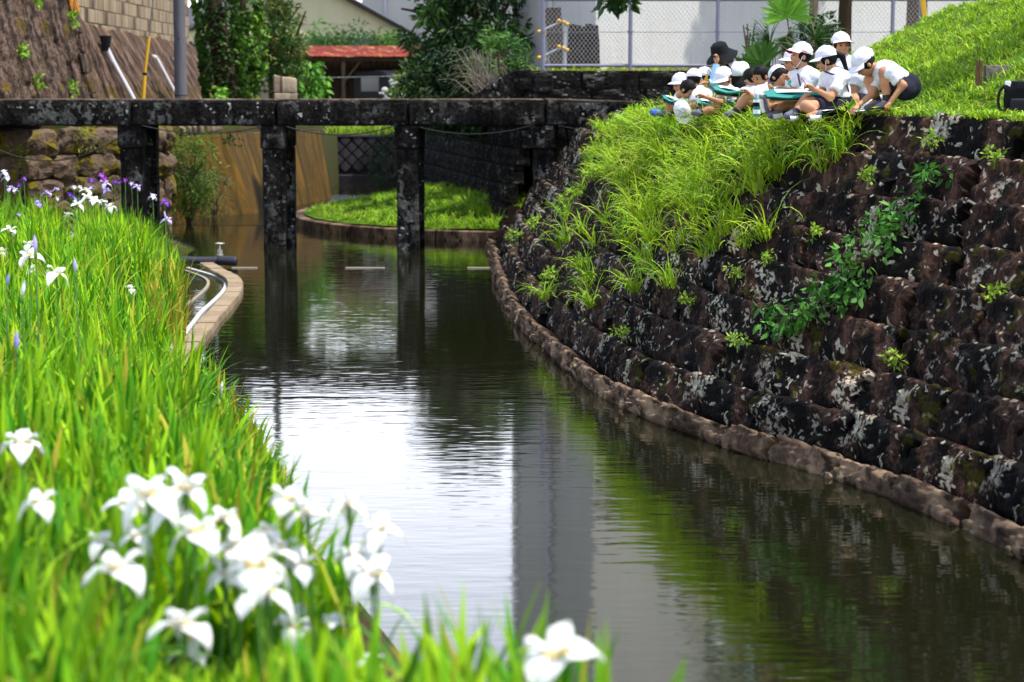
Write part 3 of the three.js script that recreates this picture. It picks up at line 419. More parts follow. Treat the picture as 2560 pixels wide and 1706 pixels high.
{
  const h = thing('house', 'cream plastered house with a dark tiled roof and green gutter', 'house', [-7.6, 1.75, -86], 0.42);
  mesh('wall', at(slab(9, 3.95, 7, 0, [1, 1, 1], 0.02), [-1.6, 1.97, -3.5]), M.cream, h); mesh('plinth', at(slab(9.1, 3.4, 0.1, 0, [1, 1, 1], 0.02), [-1.6, 1.7, 0.02]), M.conc, h).scale.y = 1;
  const gable = new THREE.Shape([new THREE.Vector2(-6.1, 0), new THREE.Vector2(2.9, 0), new THREE.Vector2(-1.6, 2.2)]), gg = new THREE.ExtrudeGeometry(gable, { depth: 0.2, bevelEnabled: false }); gg.translate(0, 3.95, -0.2); mesh('gable', boxUV(gg), M.cream, h);
  for (const s of [-1, 1]) { const rf = mesh('roof', at(slab(5.7, 0.12, 8), [s * 2.55, 0, 0]), M.tile, h); rf.position.set(-1.6, 6.1, -3.6); rf.rotation.z = -s * 0.46; const rib = []; for (let k = 0; k < 26; k++) rib.push(at(new THREE.CylinderGeometry(0.05, 0.05, 5.6, 6), [s * 2.55, 0.07, -3.9 + k * 0.31], [0, 0, Math.PI / 2])); mesh('tile_ribs', join(rib), M.tile, rf); }
  mesh('gutter', bar([3.5, 3.55, 0.3], [3.5, 3.55, -7.4], 0.07, 10), M.gutter, h); mesh('barge_board', bar([3.5, 3.6, 0.42], [-1.6, 6.15, 0.42], 0.07, 4), M.tile, h);
  mesh('window', at(slab(1.4, 1.0, 0.08), [1.2, 2.2, 0.1]), M.grey, h);
  const n = thing('house', 'pale house wall half hidden behind the dark tree', 'house', [-3.4, 1.75, -92], -0.1); mesh('wall', at(slab(7, 6.6, 6), [0, 3.3, -3]), M.white, n); mesh('roof', at(slab(7.8, 0.25, 7, 0, [1, 1, 1], 0.03), [0, 6.75, -3]), M.tile, n); mesh('downpipe', bar([-2.4, 0, 0.08], [-2.4, 6.5, 0.08], 0.06), M.pvc, n);
  const s = thing('car_shed', 'open shed with a rusty red sheet metal roof', 'shed', [-5.6, 1.72, -70]);
  const mk = (x0, x1) => sheet(40, 3, (u, v) => { const x = mix(x0, x1, u); return [x, mix(2.36, 2.78, v) + 0.006 * Math.sin(x * 34) + 0.02 * n3(x, v * 3), mix(0.5, -2.6, v)]; }, (u, v, q) => [q[0] - q[2] * 0.6, q[2]]);
  for (let k = 0; k < 6; k++) mesh('roof_sheet', mk(-2.6 + k * 0.9, -2.6 + (k + 1) * 0.9 + 0.04).translate(0, 0.012 * (k % 2), 0), M.rust, s);
  for (const x of [-2.3, -0.25, 2.6]) mesh('post', at(slab(0.12, 2.4, 0.12, 0.006, [1, 4, 1]), [x, 1.2, 0.3]), M.bark, s); for (const x of [-2.3, 2.6]) mesh('post', at(slab(0.12, 2.7, 0.12), [x, 1.35, -2.5]), M.bark, s);
  mesh('beam', at(slab(5.3, 0.14, 0.1), [0.1, 2.26, 0.36]), M.barkDark, s); mesh('brace', bar([-0.22, 1.5, 0.3], [0.35, 2.2, 0.3], 0.04, 6), M.bark, s); mesh('back_wall', at(slab(5.6, 2.8, 0.1), [0.1, 1.35, -2.7]), M.barkDark, s); mesh('side_wall', at(slab(0.1, 2.5, 3), [2.75, 1.25, -1.1]), M.barkDark, s);
  const c = thing('parked_van', 'dark grey van with a white mirror parked under the rusty roof', 'van', [-4.05, 1.74, -69.8], -1.0);
  const pr = new THREE.Shape(); pr.moveTo(-1.65, 0.3); pr.lineTo(1.55, 0.3); pr.quadraticCurveTo(1.72, 0.35, 1.7, 0.75); pr.quadraticCurveTo(1.6, 0.95, 1.25, 1.05); pr.lineTo(0.6, 1.68); pr.quadraticCurveTo(0.45, 1.78, 0.1, 1.8); pr.lineTo(-1.5, 1.78); pr.quadraticCurveTo(-1.68, 1.7, -1.7, 1.3); pr.closePath();
  const body = new THREE.ExtrudeGeometry(pr, { depth: 1.3, bevelEnabled: true, bevelSize: 0.06, bevelThickness: 0.08, bevelSegments: 3, curveSegments: 8 }); body.translate(0, 0, -0.65); M.carPaint = flat(0.006, 0.007, 0.009, 0.7); M.glassDark = flat(0.004, 0.005, 0.006, 0.3); mesh('body', body, M.carPaint, c);
  const ws = new THREE.Shape([new THREE.Vector2(-0.62, 0), new THREE.Vector2(0.62, 0), new THREE.Vector2(0.54, 0.8), new THREE.Vector2(-0.54, 0.8)]); const wg = new THREE.ExtrudeGeometry(ws, { depth: 0.02, bevelEnabled: false }); at(wg, [1.26, 1.1, 0], [0, 0, 0]); wg.translate(-1.26, -1.1, 0); wg.applyMatrix4(M4([1.27, 1.08, 0], [0, Math.PI / 2, 0])); const wm = mesh('windscreen', wg, M.glassDark, c); wm.rotation.z = 0; wm.geometry.applyMatrix4(M4([1.27, 1.08, 0]).multiply(M4([0, 0, 0], [0, 0, 0.8])).multiply(M4([-1.27, -1.08, 0])));
  for (const z of [-1, 1]) { for (const x of [-1.05, 1.05]) { const wh = mesh('wheel', at(new THREE.TorusGeometry(0.2, 0.075, 10, 20), [0, 0, 0]), M.dark, c); wh.position.set(x, 0.28, z * 0.66); mesh('rim', at(new THREE.CylinderGeometry(0.17, 0.17, 0.08, 16), [0, 0, 0], [Math.PI / 2, 0, 0]), M.pvc, wh); }
    mesh('side_window', at(slab(1.3, 0.5, 0.02), [-0.5, 1.38, z * 0.735]), M.glassDark, c); const mi = mesh('mirror', at(new THREE.SphereGeometry(0.11, 12, 8), [0, 0, 0], [0, 0, 0], [0.6, 1, 1.25]), M.white, c); mi.position.set(0.85, 1.18, z * 0.9); mesh('headlight', at(new THREE.SphereGeometry(0.13, 12, 8), [1.6, 0.78, z * 0.52], [0, 0, 0], [0.7, 0.8, 1]), M.pvc, c); }
  mesh('bumper', at(slab(0.14, 0.26, 1.4, 0, [1, 1, 1], 0.04), [1.72, 0.45, 0]), M.white, c);
}
// white building behind the fence, turned so that its long wall takes the sun
{
  const b = thing('white_building', 'tall plain white building behind the chain link fence', 'building', [1.9, 3.25, -46]);
  b.rotation.y = Math.PI / 4;
  // local: corner at the origin, long wall along +x (to the right and away), short wall along -z
  mesh('long_wall', at(slab(18, 11.5, 0.25, 0, [1, 1, 1], 0.02), [9, 5.75, -0.13]), M.paleWall, b); mesh('short_wall', at(slab(0.25, 11.5, 2.2, 0, [1, 1, 1], 0.02), [0.12, 5.75, -1.36]), M.paleWall, b); mesh('rear_wall', at(slab(0.25, 11.5, 2.2, 0, [1, 1, 1], 0.02), [17.86, 5.75, -1.36]), M.paleWall, b);
  mesh('back_wall', at(slab(18, 11.5, 0.2, 0, [1, 1, 1], 0.02), [9, 5.75, -2.6]), M.paleWall, b); mesh('roof', at(slab(18.4, 0.3, 2.9, 0, [1, 1, 1], 0.04), [9, 11.65, -1.2]), M.conc, b); mesh('corner_pilaster', at(slab(0.5, 11.4, 0.5, 0, [1, 1, 1], 0.02), [0.1, 5.7, -0.1]), M.paleWall, b); mesh('plinth', at(slab(18.1, 0.3, 0.34, 0.004, [8, 1, 1], 0.02), [9.05, 0.15, -0.06]), M.conc, b);
  mesh('downpipe', bar([-0.08, 0, -1.35], [-0.08, 11.4, -1.35], 0.06, 10), M.pvc, b);
}
// ================================================================ CHAIN LINK FENCE
{
  const f = thing('chain_link_fence', 'grey chain link fence on top of the dark retaining wall', 'fence', [0, 3.33, -40.1]); M.fence = flat(0.17, 0.17, 0.23, 0.5, { metalness: 0.3 }); M.wire = flat(0.5, 0.5, 0.52, 0.45, { metalness: 0.5 });
  for (const x of [0.62, 2.36, 4.1, 5.84, 7.58, 9.3]) { const p = mesh('post', at(cyl(0.042, 0.042, 1.55, 12), [0, -0.05, 0]), M.fence, f); p.position.x = x; mesh('clamp', at(cyl(0.06, 0.06, 0.03, 12), [0, 0.76, 0]), M.fence, p); }
  mesh('bottom_rail', bar([0.62, 0.1, 0], [9.3, 0.1, 0], 0.03), M.fence, f); mesh('top_rail', bar([0.62, 1.4, 0], [9.3, 1.4, 0], 0.03), M.fence, f); mesh('tension_wire', bar([0.62, 0.76, 0.0], [9.3, 0.76, 0.0], 0.006, 4), M.fence, f);
  const w = [], x0 = 0.64, x1 = 9.28, y0 = 0.11, y1 = 1.39, s = 0.084, a = 1.25;
  for (let c = x0 - (y1 - y0) / a; c < x1; c += s) for (const d of [1, -1]) { // strands y = y0 + a (x - c)
    let xa = Math.max(c, x0), xb = Math.min(c + (y1 - y0) / a, x1); if (xb - xa < 0.02) continue;
    let ya = y0 + a * (xa - c), yb = y0 + a * (xb - c); if (d < 0) { const t = ya; ya = y1 - (t - y0); yb = y1 - (yb - y0); }
    w.push(bar([xa, ya, d * 0.004], [xb, yb, d * 0.004], 0.0033, 3));
  }
  const o = mesh('wire_mesh', join(w), M.wire, f); o.userData.kind = 'stuff';
  const pb = thing('pipe_barrier', 'grey pipe frame with yellow caps leaning behind the fence', 'pipe frame', [0.95, 3.32, -40.9]); M.pipeGrey = flat(0.35, 0.37, 0.4, 0.4, { metalness: 0.4 });
  mesh('post', bar([-0.32, 0, 0], [-0.32, 1.1, 0], 0.03), M.pipeGrey, pb); mesh('post', bar([0.12, 0, 0], [0.12, 1.0, 0], 0.035), M.pipeGrey, pb);
  for (const y of [0.48, 1.0]) { mesh('rail', bar([-0.38, y - 0.2, 0.05], [0.05, y, 0.05], 0.026), M.pipeGrey, pb); for (const [x, yy] of [[-0.4, y - 0.2], [-0.3, y - 0.24], [0, y + 0.02], [0.1, y - 0.01], [0.17, y - 0.05]]) mesh('end_cap', at(new THREE.SphereGeometry(0.044, 10, 8), [x, yy, 0.06], [0, 0, 0], [1, 0.95, 1]), M.yellow, pb); }
  const pl = thing('timber_stack', 'dark weathered boards stacked upright behind the fence', 'timber', [1.35, 3.3, -41.6]);
  for (let k = 0; k < 5; k++) mesh('board', at(slab(0.16, 1.0 - 0.05 * (k % 3), 0.07, 0.012, [1, 6, 1], 0.01, k), [-0.12 + k * 0.125, 0.5, -0.05 * (k % 2)], [0.06, 0, 0.02 * (k - 2)]), M.barkDark, pl);
  for (let k = 0; k < 2; k++) mesh('plank', at(slab(0.2, 1.35, 0.06, 0.01, [1, 5, 1], 0.01, k + 8), [-0.52 + k * 0.14, 0.66, 0.1], [0.08, 0, 0.1]), M.bark, pl);
}
// broken concrete stump at the lane end of the bridge
{
  const s = thing('concrete_stump', 'broken block of pinkish concrete at the end of the bridge', 'concrete block', [-4.56, 2.62, -40.4], 0.12);
  mesh('lower_block', at(slab(0.47, 0.27, 0.32, 0.012, [4, 3, 3], 0.02, 2), [0, 0.135, 0]), M.panel, s); const u = slab(0.46, 0.32, 0.3, 0.014, [6, 3, 3], 0.02, 5), p = u.attributes.position; for (let i = 0; i < p.count; i++) if (p.getY(i) > 0.1) p.setY(i, p.getY(i) + (-p.getX(i)) * 0.16 + 0.02 * n3(p.getX(i) * 16, 3)); u.computeVertexNormals(); mesh('upper_block', at(u, [-0.01, 0.43, 0]), M.panel, s);
}
// ================================================================ TREES AND SHRUBS
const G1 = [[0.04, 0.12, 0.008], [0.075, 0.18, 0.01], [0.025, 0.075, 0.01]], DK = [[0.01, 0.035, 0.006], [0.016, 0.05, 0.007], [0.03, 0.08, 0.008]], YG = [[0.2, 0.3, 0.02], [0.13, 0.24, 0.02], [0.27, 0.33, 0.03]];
function bush(name, label, base, spec, cat = 'shrub', tr) { const b = thing(name, label, cat, base); if (tr) trunk(b, ...tr); else { const r = rng((spec.seed ?? 1) + 5), l = []; for (let k = 0; k < 5; k++) l.push(tube([[0, -0.1, 0], [rr(-0.2, 0.2, r) * spec.rad[0], spec.c[1] * 0.5, rr(-0.2, 0.2, r)], [rr(-0.6, 0.6, r) * spec.rad[0], spec.c[1] + rr(0, 0.5, r) * spec.rad[1], rr(-0.4, 0.4, r) * spec.rad[2]]], 0.03, 0.012, 5)); mesh('stems', join(l), M.bark, b); } crown(b, spec); return b; }
{
  // ivy-clad dead trunk
  const iv = thing('ivy_tree', 'thick leaning trunk wrapped in dark ivy at the end of the old wall', 'tree', [-7.2, 2.2, -51]);
  trunk(iv, [[0.05, -0.2, 0], [-0.15, 1.6, 0], [-0.35, 2.8, 0], [-0.4, 3.5, 0]], 0.34, 0.22, [], M.barkDark);
  const r = rng(7), L = []; for (let i = 0; i < 3000; i++) { const y = rr(-0.05, 3.7, r), a = r() * 6.283, w = (0.44 + 0.1 * n3(y * 1.3, a) + 0.1 * r()) * (y < 0.5 ? 0.85 : 1), cx = -0.02 - 0.09 * y * (y < 4 ? 1 : 4.6 / y * 0.95), d = V(Math.cos(a), 0.1, Math.sin(a)); L.push({ p: V(cx + d.x * w, y, d.z * w), q: new THREE.Quaternion().setFromUnitVectors(UP, V(d.x * 0.7 + rr(-0.4, 0.4, r), -0.7, d.z * 0.7 + rr(-0.4, 0.4, r)).normalize()).multiply(new THREE.Quaternion().setFromAxisAngle(UP, rr(-0.5, 0.5, r))), s: rr(0.08, 0.14, r), c: shade([[0.035, 0.1, 0.008], [0.08, 0.17, 0.01], [0.02, 0.06, 0.008]][i % 3], rr(0.7, 1.3, r)) }); }
  copies('ivy', LEAF.ivy, foliageMat, L, iv);
  const iv2 = thing('ivy_curtain', 'hanging curtain of bright green ivy beside the ivy trunk', 'ivy', [-6.85, 2.2, -52]);
  trunk(iv2, [[0, -0.2, 0], [-0.1, 2, 0], [-0.1, 3.4, 0]], 0.12, 0.08, [], M.barkDark);
  crown(iv2, { c: [0.05, 2.0, 0], rad: [0.38, 1.6, 0.5], clumps: 50, n: 42, size: [0.09, 0.15], pal: [[0.08, 0.2, 0.01], [0.04, 0.11, 0.01], [0.14, 0.27, 0.015]], geo: LEAF.ivy, droop: 0.9, clumpR: 0.2, seed: 12 }, 'ivy');
  // big bush with narrow glossy leaves
  const lq = thing('loquat_tree', 'dense tree with narrow glossy leaves beside the red shed roof', 'tree', [-6.6, 1.9, -56]);
  trunk(lq, [[0, -0.2, 0], [0.1, 1.6, 0], [0.05, 3.0, 0]], 0.14, 0.06, [[[0.1, 1.2, 0], [0.5, 2.2, 0.2], [0.9, 3.2, 0.3], 0.06], [[0.1, 1.6, 0], [-0.4, 2.4, 0.3], [-0.7, 3.2, 0.4], 0.06], [[0.1, 2.4, 0], [0.4, 3.0, -0.3], [0.7, 3.4, -0.4], 0.05]], M.barkDark);
  crown(lq, { c: [-0.1, 2.5, 0], rad: [0.84, 1.75, 1.0], clumps: 90, n: 46, size: [0.14, 0.25], pal: [[0.07, 0.15, 0.02], [0.045, 0.11, 0.02], [0.17, 0.2, 0.03]], geo: LEAF.long, droop: 0.2, clumpR: 0.2, seed: 3 });
  bush('broadleaf_shrub', 'bright shrub with large drooping leaves beside the concrete stump', [-6.0, 1.8, -57.5], { c: [0, 1.3, 0], rad: [0.75, 1.05, 0.6], clumps: 34, n: 16, size: [0.16, 0.28], pal: [[0.12, 0.34, 0.02], [0.17, 0.4, 0.03], [0.09, 0.27, 0.02]], geo: LEAF.oval, droop: 1.2, clumpR: 0.34, seed: 21 });
  bush('fig_sapling', 'small bright leafy sapling at the foot of the ivy trunk', [-7.25, 2.3, -50], { c: [0, 0.42, 0], rad: [0.2, 0.42, 0.2], clumps: 14, n: 10, size: [0.09, 0.16], pal: [[0.14, 0.34, 0.02], [0.2, 0.38, 0.03]], geo: LEAF.round, droop: 0.8, clumpR: 0.4, seed: 22 });
  bush('yellow_weed_bush', 'low yellow-green weeds between ivy trunk and concrete stump', [-6.55, 2.0, -51.5], { c: [0, 0.38, 0], rad: [0.55, 0.5, 0.4], clumps: 26, n: 24, size: [0.06, 0.12], pal: YG, geo: LEAF.oval, clumpR: 0.3, seed: 23 });
  // shrubs behind the shed
  for (const [lab, x, y, Z, rx, ry, pal, seed] of [['dark green shrub at the shed roof end below the house', -7.35, 1.75, 78, 0.75, 2.4, [[0.05, 0.16, 0.02], [0.08, 0.22, 0.02]], 41], ['rounded blue-green shrub before the cream house wall', -5.9, 1.75, 77, 0.72, 2.6, [[0.045, 0.13, 0.035], [0.07, 0.17, 0.04]], 42], ['light green shrub right of the rounded blue-green one', -4.9, 1.75, 77.5, 0.6, 2.2, [[0.12, 0.27, 0.02], [0.08, 0.2, 0.02]], 43], ['small leafy shrub low behind the middle of the rusty roof', -6.7, 1.75, 76, 0.7, 1.9, G1, 44]])
    bush('yard_shrub', lab, [x, y, -Z], { c: [0, 2.3, 0], rad: [rx, ry * 0.5 + 0.25, rx], clumps: 44, n: 40, size: [0.09, 0.17], pal, geo: LEAF.oval, clumpR: 0.28, seed }, 'shrub');
  // the dark tree over the retaining wall, in two crowns
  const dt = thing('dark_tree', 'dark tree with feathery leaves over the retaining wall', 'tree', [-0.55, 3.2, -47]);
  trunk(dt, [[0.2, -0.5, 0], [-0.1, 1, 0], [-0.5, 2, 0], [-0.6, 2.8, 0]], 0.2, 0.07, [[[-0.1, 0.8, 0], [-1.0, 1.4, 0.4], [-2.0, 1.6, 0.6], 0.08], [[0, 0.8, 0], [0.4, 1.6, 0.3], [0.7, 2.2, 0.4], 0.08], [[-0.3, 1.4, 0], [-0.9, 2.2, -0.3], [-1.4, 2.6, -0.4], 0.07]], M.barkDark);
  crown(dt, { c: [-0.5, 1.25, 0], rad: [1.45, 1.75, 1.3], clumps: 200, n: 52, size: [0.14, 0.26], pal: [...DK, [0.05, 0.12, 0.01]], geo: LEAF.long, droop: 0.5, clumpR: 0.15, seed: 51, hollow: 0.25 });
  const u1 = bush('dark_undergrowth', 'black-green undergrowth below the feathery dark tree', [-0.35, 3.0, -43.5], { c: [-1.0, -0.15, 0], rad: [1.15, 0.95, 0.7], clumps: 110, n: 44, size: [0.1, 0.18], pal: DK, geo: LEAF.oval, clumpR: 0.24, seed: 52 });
  bush('bamboo_clump', 'yellow-green bamboo-like clump right of the parked van', [-3.35, 1.55, -64.6], { c: [0, 1.1, 0], rad: [0.5, 1.1, 0.4], clumps: 46, n: 40, size: [0.14, 0.28], pal: YG, geo: LEAF.thin, droop: 0.1, clumpR: 0.34, seed: 53 });
  bush('wall_shrub', 'green shrub against the fence corner post above the coping', [-0.15, 3.15, -42.2], { c: [0, 0.55, 0], rad: [0.62, 0.5, 0.5], clumps: 36, n: 30, size: [0.09, 0.16], pal: [[0.06, 0.17, 0.02], [0.04, 0.12, 0.02], [0.1, 0.22, 0.03]], geo: LEAF.long, clumpR: 0.3, seed: 54 });
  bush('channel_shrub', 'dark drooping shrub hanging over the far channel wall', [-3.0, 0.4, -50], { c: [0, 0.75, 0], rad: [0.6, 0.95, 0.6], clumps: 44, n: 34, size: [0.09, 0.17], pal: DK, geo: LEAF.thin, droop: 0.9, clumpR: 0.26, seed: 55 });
  // dry twigs
  const tw = thing('dry_twig_bush', 'tangle of bare grey twigs before the dark tree', 'shrub', [-0.55, 2.75, -41.6]); { const r = rng(19), l = []; for (let k = 0; k < 70; k++) { const x = rr(-0.2, 0.2, r), e = V(rr(-0.75, 0.35, r), rr(0.2, 1.0, r), rr(-0.3, 0.3, r)); l.push(tube([[x, 0, 0], [x + e.x * 0.4 + rr(-0.1, 0.1, r), e.y * 0.7, e.z * 0.4], [x + e.x * 0.8, e.y + 0.1, e.z], [x + e.x * 1.2 + rr(-0.1, 0.1, r), e.y * 0.8 + rr(-0.2, 0.2, r), e.z]], 0.008, 0.003, 4, 8)); } M.twig = flat(0.2, 0.17, 0.13, 0.9); mesh('twigs', join(l), M.twig, tw); }
  // green bush on the channel side below the lane
  bush('waterside_bush', 'tall green waterside bush left of the streaked concrete bank', [-7.15, 0.0, -44.0], { c: [0, 1.15, 0], rad: [0.72, 1.1, 0.5], clumps: 130, n: 44, size: [0.08, 0.15], pal: [[0.1, 0.2, 0.02], [0.07, 0.15, 0.02], [0.2, 0.24, 0.02]], geo: LEAF.thin, droop: 0.3, clumpR: 0.26, seed: 61 });
  bush('waterside_bush', 'grey-green bush at the foot of the concrete bank', [-6.85, -0.05, -45.6], { c: [0, 0.6, 0], rad: [0.5, 0.7, 0.4], clumps: 40, n: 30, size: [0.07, 0.13], pal: [[0.06, 0.11, 0.04], [0.09, 0.13, 0.04], [0.16, 0.17, 0.05]], geo: LEAF.thin, clumpR: 0.28, seed: 62 });
  // the tree whose bough hangs over the fence; the tall tree that shades the white wall; a tree that shades the levee
  const t5 = thing('overhanging_tree', 'dark trunk behind the children with a bough over the fence', 'tree', [6.0, 3.0, -36.2]);
  trunk(t5, [[0, -0.4, 0], [-0.02, 1.3, 0], [0.05, 3, 0], [0.1, 5, 0]], 0.14, 0.08, [[[0, 1.9, 0], [-1.8, 2.2, 0.3], [-3.9, 1.75, 0.4], 0.06], [[0, 2.4, 0], [1.2, 3.4, 0.4], [2.2, 4, 0.6], 0.06], [[0.1, 3.4, 0], [-1.0, 4.5, -0.4], [-2, 5.1, -0.5], 0.05]], M.barkDark);
  crown(t5, { c: [-0.2, 5.0, 0], rad: [2.6, 1.5, 1.6], clumps: 70, n: 40, size: [0.12, 0.2], pal: G1, geo: LEAF.oval, clumpR: 0.24, seed: 71 }); crown(t5, { c: [-4.1, 1.62, 0.4], rad: [0.42, 0.26, 0.3], clumps: 12, n: 13, size: [0.16, 0.26], pal: DK, geo: LEAF.oval, droop: 0.8, clumpR: 0.4, seed: 72 }, 'bough');
  const t6 = thing('shade_tree', 'tall broad tree standing before the white building wall', 'tree', [9.9, 3.2, -49.3]); trunk(t6, [[0, -0.3, 0], [0, 4, 0], [0, 8, 0]], 0.3, 0.12, [[[0, 4, 0], [-1.2, 6, 0.4], [-2.2, 7.4, 0.6], 0.1], [[0, 4.5, 0], [1.4, 6.4, 0], [2.2, 7.6, 0.4], 0.1]]); crown(t6, { c: [0, 8.0, -0.3], rad: [3.2, 2.6, 2.1], clumps: 170, n: 90, size: [0.2, 0.36], pal: G1, geo: LEAF.oval, clumpR: 0.2, seed: 73, hollow: 0.1 });
  const t9 = thing('levee_tree', 'leafy tree beyond the right end of the levee', 'tree', [8.6, 3.9, -21]); trunk(t9, [[0, -0.4, 0], [-0.2, 2, 0], [-0.9, 3.8, 0.3]], 0.16, 0.08, [[[-0.2, 2, 0], [-0.9, 3, 0.6], [-1.7, 4, 0.9], 0.06]]); crown(t9, { c: [-1.6, 4.3, 0.6], rad: [1.5, 0.8, 1.2], clumps: 60, n: 44, size: [0.12, 0.2], pal: G1, clumpR: 0.26, seed: 75 });
  const ta = thing('rear_tree', 'broad tree rising behind the cream house', 'tree', [-7.2, 1.75, -101]); trunk(ta, [[0, -0.3, 0], [0.1, 4, 0], [0, 7.6, 0]], 0.3, 0.1, [[[0, 4, 0], [1.2, 6, 0], [2.2, 7.4, 0.2], 0.1], [[0, 4, 0], [-1.2, 6, 0], [-2.0, 7.4, 0.2], 0.1]]); crown(ta, { c: [0.3, 7.9, 0], rad: [3.2, 1.35, 2], clumps: 90, n: 50, size: [0.2, 0.34], pal: G1, clumpR: 0.2, seed: 76, hollow: 0.1 });
  const t8 = thing('bank_tree', 'pale smooth trunk rising beside the fan palm', 'tree', [5.25, 2.9, -35.2]); trunk(t8, [[0, -0.3, 0], [0.0, 1.2, 0], [0.12, 3, 0], [0.1, 5.5, 0]], 0.09, 0.05, [[[0.1, 3, 0], [0.7, 4.2, 0], [1.2, 5, 0.2], 0.04]], M.barkGrey); crown(t8, { c: [0.2, 5.4, 0], rad: [1.3, 1.1, 1.2], clumps: 40, n: 40, size: [0.1, 0.18], pal: G1, clumpR: 0.25, seed: 74 });
}
// fan palm
{
  const p = thing('fan_palm', 'fan palm with split leaves behind the seated children', 'palm', [4.7, 2.75, -33.6]); trunk(p, [[0, -0.2, 0], [0.02, 0.4, 0], [0, 0.85, 0]], 0.1, 0.09, [], M.bark);
  const r = rng(83), fr = [], seg = bladeGeo(0.09, 0.5, 5, 0.25), L = [], st = [];
  const fans = [[-0.15, 1.42, 0.25, 0.05, 0.5, 1.0], [-0.55, 0.62, 0.35, 1.05, 0.5, 0.55], [0.32, 1.05, 0.3, -0.9, 0.55, 1.5], [0.55, 0.8, 0.2, -1.7, 0.5, 1.6], [-0.42, 1.0, 0.2, 1.7, 0.52, 1.5], [0.1, 0.85, 0.4, 2.6, 0.46, 1.5], [-0.1, 1.1, -0.3, -2.6, 0.5, 1.4], [-0.75, 0.4, 0.1, 1.3, 0.5, 1.0]];
  for (const [x, y, z, dir, R0, droop] of fans) { st.push(tube([[0, 0.75, 0], [x * 0.4, 0.75 + y * 0.15, z * 0.4], [x, y, z]], 0.016, 0.01, 5)); const n = 26; for (let k = 0; k < n; k++) { const a = dir + (k / (n - 1) - 0.5) * 3.9, d = V(-Math.sin(a), Math.cos(a), rr(-0.12, 0.12, r)).normalize(); const q = new THREE.Quaternion().setFromUnitVectors(UP, d); const face = V(0, 0, 1).applyQuaternion(q); L.push({ p: V(x, y, z), q: q.clone().multiply(new THREE.Quaternion().setFromAxisAngle(UP, droop > 1.3 ? Math.PI * (Math.sin(a) > 0 ? 0.5 : -0.5) * -1 : rr(-0.4, 0.4, r))), s: [1, R0 * rr(0.85, 1.05, r), R0 * droop], c: shade(dir === 0.05 ? [0.16, 0.36, 0.03] : [[0.05, 0.13, 0.02], [0.08, 0.18, 0.02]][k % 2], rr(0.8, 1.2, r)) }); } }
  mesh('stalks', join(st), M.bark, p); copies('fronds', seg, foliageMat, L, p);
  bush('palm_shrub', 'dark small-leaved shrub around the foot of the fan palm', [5.1, 2.75, -33.9], { c: [0, 0.85, 0], rad: [0.55, 0.75, 0.4], clumps: 30, n: 30, size: [0.08, 0.14], pal: DK, clumpR: 0.3, seed: 84 });
  bush('climbing_shrub', 'sprig of small leaves climbing left of the fan palm', [4.05, 2.75, -34.4], { c: [0.1, 1.0, 0], rad: [0.16, 0.7, 0.12], clumps: 12, n: 9, size: [0.07, 0.12], pal: [[0.08, 0.2, 0.02], [0.05, 0.13, 0.02]], clumpR: 0.3, seed: 85 });
  const h = bush('hedge', 'dark clipped hedge along the top of the levee', [9.4, 3.9, -26.5], { c: [0, 0.6, 0], rad: [2.8, 0.8, 1.0], clumps: 80, n: 40, size: [0.09, 0.15], pal: DK, clumpR: 0.22, seed: 86 }, 'hedge');
  const yb = thing('yellow_post', 'slim yellow post leaning on the levee before the white wall', 'post', [6.05, 3.35, -29.5]); mesh('shaft', at(slab(0.07, 1.5, 0.05, 0.002, [1, 3, 1], 0.006), [0, 0.6, 0], [0, 0, 0.14]), M.yellow, yb); mesh('pole', bar([-0.06, 0, -0.05], [-0.06, 1.6, -0.05], 0.025), M.fence, yb);
}
// ================================================================ IRISES
const irisPetal = (len, wid, arch, drop, cup) => sheet(10, 9, (u, v) => { const t = v * 0.97, w = wid * Math.sin(Math.PI * Math.min(1, 0.12 + t * 0.93)) ** 0.65 * (u - 0.5) * 2, y = arch * Math.sin(t * 2.1) - drop * t * t, ruff = (0.007 * Math.sin(u * 11 + t * 9) + 0.005 * Math.sin(u * 23 - t * 5)) * t; return [w, y + cup * w * w * 20 + ruff, t * len]; });
const FALL = [irisPetal(0.106, 0.043, 0.05, 0.1, -0.2), irisPetal(0.11, 0.047, 0.045, 0.075, -0.12), irisPetal(0.098, 0.04, 0.05, 0.125, -0.25)], STAND = irisPetal(0.07, 0.027, 0.05, 0.0, 0.1), CREST = irisPetal(0.032, 0.01, 0.018, -0.006, -0.5), BUD = (() => { const g = new THREE.LatheGeometry([[0.002, 0], [0.011, 0.018], [0.014, 0.045], [0.01, 0.08], [0.001, 0.105]].map(([a, b]) => new THREE.Vector2(a, b)), 9); return g; })();
const petalMats = { white: leafy(0.78, 0.78, 0.76, 0.3, 0.8), lilac: leafy(0.56, 0.46, 0.82, 0.3, 0.8), purple: leafy(0.2, 0.035, 0.5, 0.3, 0.75), magenta: leafy(0.36, 0.03, 0.5, 0.3, 0.75), blue: leafy(0.36, 0.3, 0.75, 0.3, 0.75), pale: leafy(0.74, 0.7, 0.88, 0.3, 0.8) };
M.signal = flat(0.85, 0.6, 0.02, 0.8); M.stem = leafy(0.1, 0.24, 0.03, 0.2, 0.7);
const SIGNAL = [0, 1, 2].map((k) => { const f = FALL[k].clone(), p = f.attributes.position; for (let i = 0; i < p.count; i++) { p.setX(i, p.getX(i) * 0.4); p.setZ(i, p.getZ(i) * 0.4 + 0.004); p.setY(i, p.getY(i) * 0.55 + 0.012); } return f; });
const irisHeads = [];
